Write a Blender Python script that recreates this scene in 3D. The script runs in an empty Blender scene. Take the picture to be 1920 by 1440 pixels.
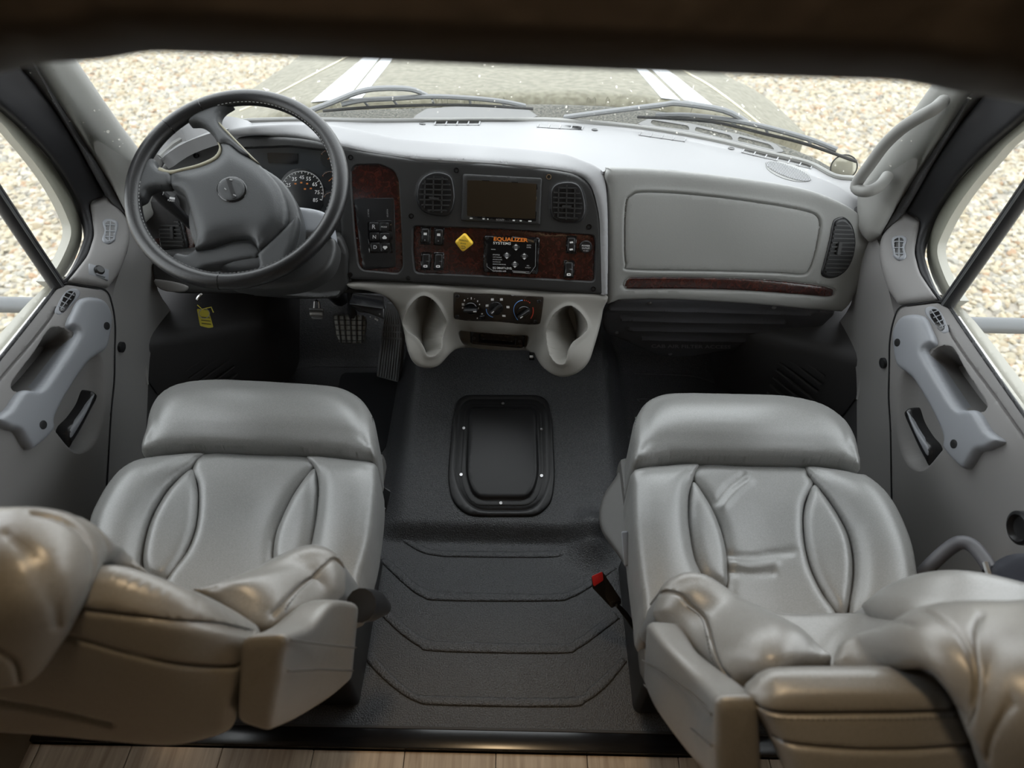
import bpy, bmesh, math, random
import numpy as np
from mathutils import Vector, Matrix
from mathutils.geometry import delaunay_2d_cdt
random.seed(7); RNG = np.random.default_rng(7)
SC = bpy.context.scene
COL = SC.collection

# ------------------------------------------------------------------ camera
FPX = 1276.0                                   # focal length in pixels of the 1920 px wide frame
PITCH, ROLL = math.radians(45), math.radians(1.2)
CP = np.array([.025, 0., 1.6])
_F = np.array([0, math.cos(PITCH), -math.sin(PITCH)]); _U0 = np.array([0, math.sin(PITCH), math.cos(PITCH)]); _R0 = np.array([1., 0, 0])
CR_ = math.cos(ROLL)*_R0 + math.sin(ROLL)*_U0
CU_ = -math.sin(ROLL)*_R0 + math.cos(ROLL)*_U0
cd = bpy.data.cameras.new('camera'); cam = bpy.data.objects.new('camera', cd); COL.objects.link(cam)
cd.sensor_width = 36; cd.sensor_fit = 'HORIZONTAL'; cd.lens = 36*FPX/1920; cd.clip_start = .02; cd.clip_end = 200
cam.matrix_world = Matrix(((CR_[0], CU_[0], -_F[0], CP[0]), (CR_[1], CU_[1], -_F[1], CP[1]), (CR_[2], CU_[2], -_F[2], CP[2]), (0, 0, 0, 1)))
cd.dof.use_dof = True; cd.dof.focus_distance = 1.65; cd.dof.aperture_fstop = 2.8
SC.camera = cam

# ------------------------------------------------------------------ light
W = bpy.data.worlds.new('overcast_sky'); SC.world = W; W.use_nodes = True
bg = W.node_tree.nodes['Background']; bg.inputs['Color'].default_value = (.93, .965, 1, 1); bg.inputs['Strength'].default_value = 1.25
SC.view_settings.view_transform = 'Standard'; SC.view_settings.look = 'None'; SC.view_settings.gamma = 1
SC.view_settings.use_curve_mapping = False; SC.view_settings.exposure = 1.8

# ------------------------------------------------------------------ materials
MATS = {}
def mat(name, col, rough=.5, metal=0., spec=.5, bump=None, var=None, bump2=None, coat=0, sheen=0, stretch=None):
    """bump=(scale, strength[, distance]); var=(scale, amount, second colour)"""
    m = bpy.data.materials.new(name); m.use_nodes = True; nt = m.node_tree; b = nt.nodes['Principled BSDF']
    b.inputs['Base Color'].default_value = (*col, 1); b.inputs['Roughness'].default_value = rough
    b.inputs['Metallic'].default_value = metal; b.inputs['Specular IOR Level'].default_value = spec
    if coat: b.inputs['Coat Weight'].default_value = coat; b.inputs['Coat Roughness'].default_value = .15
    if sheen: b.inputs['Sheen Weight'].default_value = sheen; b.inputs['Sheen Roughness'].default_value = .4
    tc = nt.nodes.new('ShaderNodeTexCoord'); vec = tc.outputs['Object']
    if stretch:
        mp = nt.nodes.new('ShaderNodeMapping'); mp.inputs['Scale'].default_value = stretch
        nt.links.new(vec, mp.inputs['Vector']); vec = mp.outputs['Vector']
    prev = None
    for bp in (bump, bump2):
        if not bp: continue
        n = nt.nodes.new('ShaderNodeTexNoise'); n.inputs['Scale'].default_value = bp[0]; n.inputs['Detail'].default_value = 3
        nt.links.new(vec, n.inputs['Vector'])
        k = nt.nodes.new('ShaderNodeBump'); k.inputs['Strength'].default_value = bp[1]; k.inputs['Distance'].default_value = bp[2] if len(bp) > 2 else .001
        nt.links.new(n.outputs['Fac'], k.inputs['Height'])
        if prev: nt.links.new(prev, k.inputs['Normal'])
        prev = k.outputs['Normal']
    if prev: nt.links.new(prev, b.inputs['Normal'])
    if var:
        n = nt.nodes.new('ShaderNodeTexNoise'); n.inputs['Scale'].default_value = var[0]; n.inputs['Detail'].default_value = 5
        nt.links.new(vec, n.inputs['Vector'])
        r = nt.nodes.new('ShaderNodeValToRGB'); r.color_ramp.elements[0].position = .5-var[1]; r.color_ramp.elements[1].position = .5+var[1]
        r.color_ramp.elements[0].color = (*col, 1); r.color_ramp.elements[1].color = (*var[2], 1)
        nt.links.new(n.outputs['Fac'], r.inputs['Fac']); nt.links.new(r.outputs['Color'], b.inputs['Base Color'])
    MATS[name] = m
    return m
mat('seat_vinyl', (.145, .145, .14), .34, spec=.8, bump=(700, .25, .0006), bump2=(14, .12, .004), var=(420, .22, (.225, .224, .217)), stretch=(1, 2.2, 2.2))
mat('seat_side', (.08, .078, .074), .5, bump=(500, .25, .0006))
mat('seat_piping', (.075, .073, .07), .5)
mat('dash_top', (.28, .28, .285), .5, spec=.4, bump=(900, .2, .0005))
mat('dash_grey', (.25, .25, .24), .5, spec=.4, bump=(260, .25, .0007))
mat('console_grey', (.24, .23, .21), .5, spec=.4, bump=(900, .15, .0004))
mat('door_grey', (.21, .203, .2), .55, spec=.4, bump=(700, .2, .0004))
mat('pillar_grey', (.26, .258, .245), .55, spec=.35, bump=(700, .15, .0004))
mat('handle_grey', (.235, .245, .265), .42, spec=.5, bump=(500, .1, .0003))
mat('dark_liner', (.05, .049, .05), .6, spec=.35, bump=(300, .2, .0005))
mat('cover_plastic', (.085, .085, .094), .5, spec=.5, bump=(500, .2, .0004))
mat('panel_black', (.027, .027, .027), .48, spec=.45, bump=(800, .15, .0004))
mat('plastic_black', (.012, .012, .013), .35, spec=.5)
mat('gloss_black', (.008, .008, .009), .15, spec=.5)
mat('rubber', (.012, .012, .013), .55, spec=.4)
mat('seal', (.02, .02, .022), .5, spec=.4)
mat('floor_rubber', (.03, .031, .034), .38, spec=.6, bump=(300, 1., .0025), var=(330, .16, (.085, .087, .092)))  # pale speckle in the colour stands for glints on the grain
mat('mat_rubber', (.022, .023, .026), .6, spec=.3, bump=(700, .3, .0006))
mat('hatch_black', (.014, .014, .015), .42, spec=.5, bump=(900, .12, .0003))
mat('wheel_leather', (.01, .01, .011), .36, spec=.55, bump=(380, .4, .0008))
mat('wheel_pad', (.036, .038, .04), .48, spec=.5, bump=(420, .4, .0008))
mat('wheel_inlay', (.26, .24, .17), .5)
mat('chrome', (.7, .7, .7), .25, metal=1)
mat('steel', (.42, .42, .42), .4, metal=.9)
mat('white_print', (.75, .75, .75), .5)
mat('grey_print', (.3, .3, .3), .5)
mat('orange_print', (.85, .24, .03), .5)
mat('amber_print', (.45, .15, .03), .5)
mat('blue_print', (.15, .35, .75), .5)
mat('red_print', (.6, .07, .04), .5)
mat('black_print', (.02, .02, .02), .5)
mat('yellow', (.83, .53, .045), .4)
mat('tag_yellow', (.5, .43, .05), .5)
mat('red_button', (.75, .03, .03), .35)
mat('hvac_brown', (.022, .017, .013), .3)
mat('screen', (.03, .022, .014), .08, spec=.6)
mat('gauge_black', (.012, .013, .014), .3)
mat('gauge_panel', (.03, .033, .036), .2)
mat('metal_pedal', (.35, .35, .33), .45, metal=.6, var=(60, .3, (.12, .12, .11)))
mat('pedal_rubber', (.24, .245, .255), .6)
mat('valance', (.05, .042, .037), .5, bump=(400, .2, .0006), bump2=(9, .4, .01))
mat('step_black', (.008, .008, .009), .22, spec=.5, bump=(30, .05, .001))
mat('body_cream', (.27, .26, .22), .4, bump=(300, .1, .0005))
mat('hood_paint', (.085, .078, .05), .55, spec=.22, var=(45, .16, (.15, .14, .1)))
mat('stripe_white', (.42, .44, .46), .35, coat=.3)
mat('stripe_thin', (.55, .5, .36), .35)
mat('cowl_black', (.02, .02, .018), .7, spec=.2, bump=(300, .2, .0005), var=(160, .1, (.09, .087, .07)))
mat('cowl_grey', (.1, .1, .098), .6)
mat('wiper', (.1, .105, .11), .5)
mat('galvanised', (.11, .115, .12), .5, metal=.2)
mat('mirror_glass', (.3, .285, .22), .2, metal=.3)  # beige put into the base colour for the gravel it reflects
mat('bag_navy', (.012, .014, .022), .8)
mat('house_wall', (.2, .16, .115), .7)
mat('house_ceiling', (.35, .3, .24), .7)
mat('ground', (.3, .27, .22), .9, bump=(25, .6, .02), var=(30, .3, (.2, .18, .15)))
def _burl():
    m = mat('burl_wood', (.045, .012, .008), .25, spec=.5, coat=.25); nt = m.node_tree; b = nt.nodes['Principled BSDF']
    tc = nt.nodes.new('ShaderNodeTexCoord'); n = nt.nodes.new('ShaderNodeTexNoise')
    n.inputs['Scale'].default_value = 55; n.inputs['Detail'].default_value = 8; n.inputs['Roughness'].default_value = .7; n.inputs['Distortion'].default_value = 1.6
    nt.links.new(tc.outputs['Object'], n.inputs['Vector'])
    r = nt.nodes.new('ShaderNodeValToRGB'); e = r.color_ramp.elements
    e[0].position = .36; e[0].color = (.011, .004, .003, 1); e[1].position = .72; e[1].color = (.085, .022, .013, 1)
    k = e.new(.52); k.color = (.035, .009, .007, 1)
    nt.links.new(n.outputs['Fac'], r.inputs['Fac']); nt.links.new(r.outputs['Color'], b.inputs['Base Color'])
_burl()
def _plank():
    m = mat('plank_wood', (.3, .22, .15), .5); nt = m.node_tree; b = nt.nodes['Principled BSDF']
    tc = nt.nodes.new('ShaderNodeTexCoord'); mp = nt.nodes.new('ShaderNodeMapping'); mp.inputs['Scale'].default_value = (24, 2, 2)
    oi = nt.nodes.new('ShaderNodeObjectInfo'); ad = nt.nodes.new('ShaderNodeVectorMath')
    nt.links.new(tc.outputs['Object'], ad.inputs[0]); nt.links.new(oi.outputs['Random'], ad.inputs[1]); nt.links.new(ad.outputs[0], mp.inputs['Vector'])
    n = nt.nodes.new('ShaderNodeTexNoise'); n.inputs['Scale'].default_value = 3; n.inputs['Detail'].default_value = 6; n.inputs['Distortion'].default_value = .8
    nt.links.new(mp.outputs['Vector'], n.inputs['Vector'])
    r = nt.nodes.new('ShaderNodeValToRGB'); e = r.color_ramp.elements
    e[0].position = .3; e[0].color = (.36, .27, .19, 1); e[1].position = .75; e[1].color = (.6, .49, .37, 1)
    nt.links.new(n.outputs['Fac'], r.inputs['Fac']); nt.links.new(r.outputs['Color'], b.inputs['Base Color'])
_plank()
def _stone():
    m = mat('gravel_stone', (.4, .37, .32), .8); nt = m.node_tree; b = nt.nodes['Principled BSDF']
    oi = nt.nodes.new('ShaderNodeObjectInfo'); r = nt.nodes.new('ShaderNodeValToRGB'); e = r.color_ramp.elements
    r.color_ramp.interpolation = 'CONSTANT'
    cols = [(0, (0.336, 0.299, 0.218)), (.2, (0.400, 0.357, 0.282)), (.38, (0.288, 0.233, 0.151)), (.5, (0.432, 0.396, 0.324)), (.64, (0.288, 0.272, 0.232)), (.76, (0.376, 0.318, 0.218)), (.88, (0.304, 0.198, 0.116)), (.93, (0.216, 0.194, 0.158))]
    e[0].position = 0; e[0].color = (*cols[0][1], 1); e[1].position = cols[1][0]; e[1].color = (*cols[1][1], 1)
    for p, c in cols[2:]: k = e.new(p); k.color = (*c, 1)
    nt.links.new(oi.outputs['Random'], r.inputs['Fac'])
    n = nt.nodes.new('ShaderNodeTexNoise'); n.inputs['Scale'].default_value = 30; n.inputs['Detail'].default_value = 4
    mx = nt.nodes.new('ShaderNodeMix'); mx.data_type = 'RGBA'; mx.blend_type = 'MULTIPLY'; mx.inputs['Factor'].default_value = .35
    nt.links.new(r.outputs['Color'], mx.inputs['A']); nt.links.new(n.outputs['Color'], mx.inputs['B']); nt.links.new(mx.outputs['Result'], b.inputs['Base Color'])
_stone()
def _glass(name, dust_veil, refl, spots):
    m = bpy.data.materials.new(name); m.use_nodes = True; nt = m.node_tree; nt.nodes.clear()
    out = nt.nodes.new('ShaderNodeOutputMaterial'); tr = nt.nodes.new('ShaderNodeBsdfTransparent'); gl = nt.nodes.new('ShaderNodeBsdfGlossy'); gl.inputs['Roughness'].default_value = .02
    df = nt.nodes.new('ShaderNodeBsdfTranslucent'); df.inputs['Color'].default_value = (.8, .78, .68, 1)
    tr.inputs['Color'].default_value = (.93, .95, .94, 1)
    fr = nt.nodes.new('ShaderNodeFresnel'); fr.inputs['IOR'].default_value = refl
    m1 = nt.nodes.new('ShaderNodeMixShader'); m2 = nt.nodes.new('ShaderNodeMixShader')
    nt.links.new(fr.outputs['Fac'], m1.inputs['Fac']); nt.links.new(tr.outputs[0], m1.inputs[1]); nt.links.new(gl.outputs[0], m1.inputs[2])
    tc = nt.nodes.new('ShaderNodeTexCoord'); vo = nt.nodes.new('ShaderNodeTexNoise'); vo.inputs['Scale'].default_value = 75; vo.inputs['Detail'].default_value = 1.5
    nt.links.new(tc.outputs['Object'], vo.inputs['Vector'])
    r = nt.nodes.new('ShaderNodeMapRange'); r.inputs['From Min'].default_value = .69; r.inputs['From Max'].default_value = .75
    r.inputs['To Min'].default_value = dust_veil; r.inputs['To Max'].default_value = dust_veil+spots  # even dust film doubles as the hazy glare veil; spots are dirt
    nt.links.new(vo.outputs['Fac'], r.inputs['Value']); nt.links.new(r.outputs[0], m2.inputs['Fac'])
    nt.links.new(m1.outputs[0], m2.inputs[1]); nt.links.new(df.outputs[0], m2.inputs[2]); nt.links.new(m2.outputs[0], out.inputs['Surface'])
    MATS[name] = m
_glass('windshield_glass', .028, 1.2, .4)
_glass('door_glass', .02, 1.25, .0)

# ------------------------------------------------------------------ scene graph helpers
LOC = {}
def _parent(o, p):
    o.parent = p
    o.matrix_parent_inverse = Matrix.Translation(-Vector(LOC.get(p.name, (0, 0, 0))))
def obj(name, V, Fc, m, parent=None, sharp=38, smooth=True):
    me = bpy.data.meshes.new(name); me.from_pydata([tuple(map(float, v)) for v in V], [], [tuple(map(int, f)) for f in Fc]); me.update()
    if smooth:
        me.shade_smooth()
        if sharp < 180: me.set_sharp_from_angle(angle=math.radians(sharp))
    me.materials.append(MATS[m])
    o = bpy.data.objects.new(name, me); COL.objects.link(o)
    if parent: _parent(o, parent)
    return o
def tag(o, label=None, cat=None, group=None, kind=None):
    if label: o['label'] = label
    if cat: o['category'] = cat
    if group: o['group'] = group
    if kind: o['kind'] = kind
    return o
def thing(name, label, cat, loc=(0, 0, 0), group=None, kind=None):
    o = bpy.data.objects.new(name, None); COL.objects.link(o); o.location = loc; o.empty_display_size = .05; LOC[o.name] = loc
    return tag(o, label, cat, group, kind)
def merge(*ms):
    V = []; Fc = []
    for v, f in ms:
        n = len(V); V += [tuple(p) for p in v]; Fc += [tuple(i+n for i in q) for q in f]
    return V, Fc

# ------------------------------------------------------------------ seeing the place: rays of the camera and smooth real surfaces
def rays(uv):
    uv = np.atleast_2d(np.asarray(uv, float)); return _F + (uv[:, :1]-960)/FPX*CR_ + (720-uv[:, 1:2])/FPX*CU_
def at(u, v, k, val):
    r = rays((u, v))[0]
    d = val if k == 'd' else (val-CP['xyz'.index(k)])/r['xyz'.index(k)]
    return CP + d*r
def proj(P):
    q = np.atleast_2d(np.asarray(P, float))-CP; d = q@_F
    return np.stack([960+FPX*(q@CR_)/d, 720-FPX*(q@CU_)/d], 1)
class Surf:
    """smooth surface through anchor points: inverse depth as a thin-plate spline (planes come out exactly)"""
    def __init__(s, anchors, lam=0.):
        s.a = np.array([(u, v) for u, v, *_ in anchors], float)/1000
        w = []
        for u, v, k, val in anchors:
            r = rays((u, v))[0]; d = val if k == 'd' else (val-CP['xyz'.index(k)])/r['xyz'.index(k)]; w.append(1/d)
        n = len(w); K = s.k(s.a, s.a)+lam*np.eye(n); Pm = np.c_[np.ones(n), s.a]
        A = np.zeros((n+3, n+3)); A[:n, :n] = K; A[:n, n:] = Pm; A[n:, :n] = Pm.T
        s.w = np.linalg.lstsq(A, np.r_[w, 0, 0, 0], rcond=None)[0]
    @staticmethod
    def k(a, b):
        r2 = ((a[:, None]-b[None])**2).sum(-1); return np.where(r2 > 1e-12, r2*np.log(r2+1e-12), 0)
    @classmethod
    def plane(cls, p, n, at3=((700, 400), (1200, 420), (900, 800))):
        p = np.asarray(p, float); n = np.asarray(n, float); A = []
        for u, v in at3:
            r = rays((u, v))[0]; A.append((u, v, 'd', float(np.dot(p-CP, n)/np.dot(r, n))))
        return cls(A)
    def p(s, uv):
        uv = np.atleast_2d(np.asarray(uv, float)); q = uv/1000
        w = s.k(q, s.a)@s.w[:-3] + s.w[-3] + q@s.w[-2:]
        return CP + rays(uv)/w[:, None]
    def n(s, uv):
        uv = np.atleast_2d(np.asarray(uv, float)); e = 1.5
        a = s.p(uv+[e, 0])-s.p(uv-[e, 0]); b = s.p(uv-[0, e])-s.p(uv+[0, e])
        c = np.cross(a, b); return c/np.linalg.norm(c, axis=1)[:, None]
    def frame(s, u, v):
        """matrix at a surface point: x along image right, y up, z out of the surface; and metres per pixel"""
        p = s.p((u, v))[0]; z = Vector(s.n((u, v))[0]); x = Vector(s.p((u+1, v))[0]-s.p((u-1, v))[0]); mpp = x.length/2
        x = (x - x.dot(z)*z).normalized(); y = z.cross(x)
        M = Matrix((x, y, z)).transposed().to_4x4(); M.translation = Vector(p); return M, mpp
class Off:
    """a surface moved out by h metres"""
    def __init__(s, S, h): s.S, s.h = S, h
    def p(s, uv): return s.S.p(uv)+s.h*s.S.n(uv)
    def n(s, uv): return s.S.n(uv)
    def frame(s, u, v):
        M, m = s.S.frame(u, v); M.translation += Vector(M.col[2][:3])*s.h; return M, m

# ------------------------------------------------------------------ outlines
def cr(pts, n=6, closed=True):
    P = np.asarray(pts, float); N = len(P); out = []
    for i in range(N if closed else N-1):
        if closed: a, b, c, d = P[i-1], P[i], P[(i+1) % N], P[(i+2) % N]
        else: a, b, c, d = P[max(i-1, 0)], P[i], P[i+1], P[min(i+2, N-1)]
        for k in range(n):
            t = k/n; out.append(.5*(2*b+(c-a)*t+(2*a-5*b+4*c-d)*t*t+(3*b-a-3*c+d)*t**3))
    if not closed: out.append(P[-1])
    return np.array(out)
def rnd(pts, r, n=5):
    P = np.asarray(pts, float); N = len(P); out = []
    for i in range(N):
        a, b, c = P[i-1], P[i], P[(i+1) % N]; rr = r if np.isscalar(r) else r[i]
        da, dc = np.linalg.norm(a-b), np.linalg.norm(c-b); k = min(rr, .48*da, .48*dc)
        if k <= .01: out.append(b); continue
        p, q = b+(a-b)/da*k, b+(c-b)/dc*k
        for j in range(n+1):
            t = j/n; out.append((1-t)**2*p+2*t*(1-t)*b+t*t*q)
    return np.array(out)
def dense(P, step, closed=True):
    P = np.asarray(P, float); out = []; N = len(P)
    for i in range(N if closed else N-1):
        a, b = P[i], P[(i+1) % N]; k = max(1, int(round(np.linalg.norm(b-a)/step)))
        for j in range(k): out.append(a+(b-a)*j/k)
    if not closed: out.append(P[-1])
    out = np.array(out); keep = [0]
    for i in range(1, len(out)):
        if np.linalg.norm(out[i]-out[keep[-1]]) > .35*step: keep.append(i)
    if closed and np.linalg.norm(out[keep[-1]]-out[0]) < .35*step and len(keep) > 3: keep.pop()
    return out[keep]
def dist(P, poly, closed=True):
    A = np.asarray(poly, float); B = np.roll(A, -1, 0)
    if not closed: A, B = A[:-1], A[1:]
    res = np.full(len(P), 1e9)
    for i in range(0, len(P), 4000):
        q = P[i:i+4000, None]; ab = (B-A)[None]; t = np.clip(((q-A)*ab).sum(-1)/np.maximum((ab**2).sum(-1), 1e-12), 0, 1)
        res[i:i+4000] = np.sqrt((((A+t[..., None]*ab)-q)**2).sum(-1)).min(1)
    return res
def inside(P, poly):
    A = np.asarray(poly, float); B = np.roll(A, -1, 0); res = np.zeros(len(P), bool)
    for i in range(len(A)):
        (x1, y1), (x2, y2) = A[i], B[i]
        if y1 == y2: continue
        c = ((P[:, 1] >= y1) != (P[:, 1] >= y2)) & (P[:, 0] < (x2-x1)*(P[:, 1]-y1)/(y2-y1)+x1); res ^= c
    return res
def sstep(t): t = np.clip(t, 0, 1); return t*t*(3-2*t)
def offs(poly, o, closed=True):
    P = np.asarray(poly, float)
    t = (np.roll(P, -1, 0)-np.roll(P, 1, 0)) if closed else np.gradient(P, axis=0)
    n = np.c_[-t[:, 1], t[:, 0]]; n /= np.maximum(np.linalg.norm(n, axis=1)[:, None], 1e-9)
    return P+n*o

def panel_mesh(S, out, h=0., puff=0., edge=20., skirt=.01, step=8., feats=(), sk_dir=None, back=False, hfun=None, holes=(), smooth=0):
    """a filled outline on a surface: rolled edge (puff over edge px), raised or sunk features, side walls.
    feats: ('area', poly, height, soft) / ('line', pts, height, width[, closed])"""
    B = dense(out, step*.8)
    lo, hi = B.min(0), B.max(0)
    gx, gy = np.meshgrid(np.arange(lo[0], hi[0], step), np.arange(lo[1], hi[1], step*.866))
    gx = gx + (np.arange(gx.shape[0]) % 2)[:, None]*step*.5
    G = [np.c_[gx.ravel(), gy.ravel()]]
    G[0] = G[0]+RNG.uniform(-.04, .04, G[0].shape)*step
    if puff: 
        for k in (.06, .16, .3, .5, .75): G.append(offs(dense(out, step*.8), edge*k)); G.append(offs(dense(out, step*.8), -edge*k))
    for f in feats:
        cl = f[0] == 'area' or (len(f) > 4 and f[4]); L = dense(f[1], max(2., step*.5), cl); w = f[3]
        for k in ((-.05, .25, .5, .75, 1.05) if f[0] == 'area' else (-1.6, -.8, 0, .8, 1.6)):
            G.append(offs(L, k*w, cl)); 
            if f[0] == 'area': G.append(offs(L, -k*w, cl))
    G = np.concatenate(G); G = G[inside(G, B)]; G = G[dist(G, B) > .3*min(step, edge if puff else step)*.5]
    for hp in holes:
        G = G[~inside(G, hp)]; G = G[dist(G, hp) > .2*step]
    # thin out points that almost coincide
    key = np.round(G/(.22*step if not feats else .16*step)).astype(int); _, ix = np.unique(key, axis=0, return_index=True); G = G[ix]
    nb = len(B); hl = [dense(hp, step*.7) for hp in holes]
    allp = [B]+hl+[G]; UV = np.concatenate(allp)
    ed = [(i, (i+1) % nb) for i in range(nb)]; o = nb; loops = [list(range(nb))]
    for q in hl: ed += [(o+i, o+(i+1) % len(q)) for i in range(len(q))]; loops.append(list(range(o, o+len(q)))); o += len(q)
    cv, ce, cf, ov, _, _ = delaunay_2d_cdt([Vector((float(a), float(-b))) for a, b in UV], ed, [], 2 if holes else 1, 1e-4)
    uv = np.array([(p[0], -p[1]) for p in cv]); F_ = [tuple(f) for f in cf]
    back_ix = {}
    for i, l in enumerate(ov):
        for k in l: back_ix[k] = i
    if holes:
        cen = np.array([uv[list(f)].mean(0) for f in F_]); ok = inside(cen, B)
        for hp in holes: ok &= ~inside(cen, hp)
        F_ = [f for f, k in zip(F_, ok) if k]
    hh = np.full(len(uv), float(h)); D = dist(uv, B)
    for hp in holes: pass
    if puff:
        t = np.clip(D/edge, 0, 1); pf = puff*np.sqrt(np.maximum(0, 1-(1-t)**2))
        if smooth:            # soften the ridges of the padding: blur its height on a regular grid
            q = 3.; m = 4*smooth; gx0, gy0 = B.min(0)-m; nx, ny = [int(k/q)+2 for k in (B.max(0)-B.min(0)+2*m)]
            RX, RY = np.meshgrid(gx0+q*np.arange(nx), gy0+q*np.arange(ny)); RP = np.c_[RX.ravel(), RY.ravel()]; ins = inside(RP, B); f0 = np.zeros(len(RP))
            tt = np.clip(dist(RP[ins], B)/edge, 0, 1); f0[ins] = puff*np.sqrt(np.maximum(0, 1-(1-tt)**2)); f0 = f0.reshape(ny, nx)
            kr = int(3*smooth/q); kk = np.exp(-.5*(np.arange(-kr, kr+1)*q/smooth)**2); kk /= kk.sum()
            f0 = np.apply_along_axis(lambda r: np.convolve(r, kk, 'same'), 1, f0); f0 = np.apply_along_axis(lambda r: np.convolve(r, kk, 'same'), 0, f0)
            ax, ay = (uv[:, 0]-gx0)/q, (uv[:, 1]-gy0)/q; ix, iy = np.clip(ax.astype(int), 0, nx-2), np.clip(ay.astype(int), 0, ny-2); fx, fy = ax-ix, ay-iy
            bl = (f0[iy, ix]*(1-fx)+f0[iy, ix+1]*fx)*(1-fy)+(f0[iy+1, ix]*(1-fx)+f0[iy+1, ix+1]*fx)*fy
            wgt = sstep(D/(1.6*smooth)); pf = pf*(1-wgt)+bl*wgt
        hh += pf
    for f in feats:
        if f[0] == 'area':
            d = dist(uv, f[1])*np.where(inside(uv, f[1]), 1, -1); hh += f[2]*sstep(d/f[3])
        else:
            d = dist(uv, f[1], len(f) > 4 and f[4]); hh += f[2]*np.exp(-(d/f[3])**2)
    if hfun is not None: hh += hfun(uv)
    P = S.p(uv); N = S.n(uv); V = P+N*hh[:, None]
    Fc = list(F_)
    V = list(V)
    if skirt:
        for li, lp in enumerate(loops):
            ids = [back_ix[i] for i in lp]; sd = 0
            a = uv[ids]; area = np.sum(a[:, 0]*np.roll(-a[:, 1], -1)-np.roll(a[:, 0], -1)*(-a[:, 1]))
            if area < 0: ids = ids[::-1]
            if li: ids = ids[::-1]
            b0 = len(V)
            for i in ids: V.append(V[i]+(np.asarray(sk_dir)*skirt if sk_dir is not None else -N[i]*(skirt+max(0, hh[i]) if False else skirt)))
            n = len(ids)
            for i in range(n): j = (i+1) % n; Fc.append((ids[i], b0+i, b0+j, ids[j]))
    if back:
        b0 = len(V); V += [P[i]+N[i]*(hh.min()-skirt) for i in range(len(uv))]; Fc += [tuple(b0+i for i in f[::-1]) for f in F_]
    return V, Fc
def panel(name, S, out, m, parent=None, sharp=38, **k):
    V, Fc = panel_mesh(S, out, **k); return obj(name, V, Fc, m, parent, sharp)
def mirror(V, Fc): return [(-p[0], p[1], p[2]) for p in V], [tuple(f[::-1]) for f in Fc]

# ------------------------------------------------------------------ solids
def lathe(M, prof, n=24):
    V = []; Fc = []
    for r, z in prof:
        for i in range(n): a = 2*math.pi*i/n; V.append(M @ Vector((r*math.cos(a), r*math.sin(a), z)))
    for k in range(len(prof)-1):
        for i in range(n): j = (i+1) % n; Fc.append((k*n+i, k*n+j, (k+1)*n+j, (k+1)*n+i))
    Fc.append(tuple(range((len(prof)-1)*n, len(prof)*n))); Fc.append(tuple(range(n-1, -1, -1)))
    return V, Fc
def disc(M, r, h, bev=.25, n=20):
    b = min(h, r)*bev; return lathe(M, [(r, -.001), (r, h-b), (r-b*.4, h-b*.3), (r-b, h)], n)
def tube(P, r, n=10, closed=False, caps=True, flat=1., upv=None):
    P = [Vector(p) for p in P]; N = len(P); V = []; Fc = []; rr = [r]*N if np.isscalar(r) else list(r); up = None
    for i, p in enumerate(P):
        t = (P[(i+1) % N]-P[i-1]) if closed else (P[min(i+1, N-1)]-P[max(i-1, 0)])
        t.normalize()
        if upv is not None: up = Vector(upv)
        if up is None: up = Vector((0, 0, 1)) if abs(t.z) < .9 else Vector((0, 1, 0))
        x = t.cross(up)
        if x.length < 1e-6: x = t.orthogonal()
        x.normalize(); y = x.cross(t).normalized(); up = y
        for k in range(n):
            a = 2*math.pi*k/n; V.append(p+x*rr[i]*math.cos(a)+y*rr[i]*flat*math.sin(a))
    for i in range(N if closed else N-1):
        j = (i+1) % N
        for k in range(n): l = (k+1) % n; Fc.append((i*n+k, i*n+l, j*n+l, j*n+k))
    if caps and not closed: Fc.append(tuple(range(n-1, -1, -1))); Fc.append(tuple(range((N-1)*n, N*n)))
    return V, Fc
def bm_out(bm):
    bm.normal_update(); bm.verts.index_update(); r = [v.co.copy() for v in bm.verts], [[v.index for v in f.verts] for f in bm.faces]; bm.free(); return r
def rbox(M, s, bev=.003, seg=2):
    bm = bmesh.new(); bmesh.ops.create_cube(bm, size=1, matrix=Matrix.Diagonal((*s, 1)))
    if bev: bmesh.ops.bevel(bm, geom=bm.edges[:], offset=min(bev, min(s)*.45), segments=seg, profile=.5, affect='EDGES')
    bmesh.ops.transform(bm, matrix=M, verts=bm.verts); return bm_out(bm)
def hexa(c, bev=.01, seg=3, subd=0):
    """solid from eight corners: back face bl, br, tr, tl then front face bl, br, tr, tl"""
    bm = bmesh.new(); v = [bm.verts.new(tuple(p)) for p in c]
    for f in ((0, 1, 2, 3), (4, 7, 6, 5), (0, 4, 5, 1), (1, 5, 6, 2), (2, 6, 7, 3), (3, 7, 4, 0)): bm.faces.new([v[i] for i in f])
    bmesh.ops.recalc_face_normals(bm, faces=bm.faces)
    if bev: bmesh.ops.bevel(bm, geom=bm.edges[:], offset=bev, segments=seg, profile=.5, affect='EDGES')
    return bm_out(bm)
def bar_px(S, a, b, w, h0, h1):
    """a little bar lying on a surface between two pixels, w px wide, from h0 to h1 above it"""
    a, b = np.array(a, float), np.array(b, float); t = (b-a)/np.linalg.norm(b-a); n = np.array([-t[1], t[0]])*w/2
    q = np.array([a-n, b-n, b+n, a+n]); p = S.p(q); N = S.n(q)
    c = [*(p+N*h0), *(p+N*h1)]; V = [tuple(x) for x in c]
    Fc = [(0, 1, 2, 3), (4, 7, 6, 5), (0, 4, 5, 1), (1, 5, 6, 2), (2, 6, 7, 3), (3, 7, 4, 0)]
    bm = bmesh.new(); vv = [bm.verts.new(x) for x in V]
    for f in Fc: bm.faces.new([vv[i] for i in f])
    bmesh.ops.recalc_face_normals(bm, faces=bm.faces); return bm_out(bm)
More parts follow.
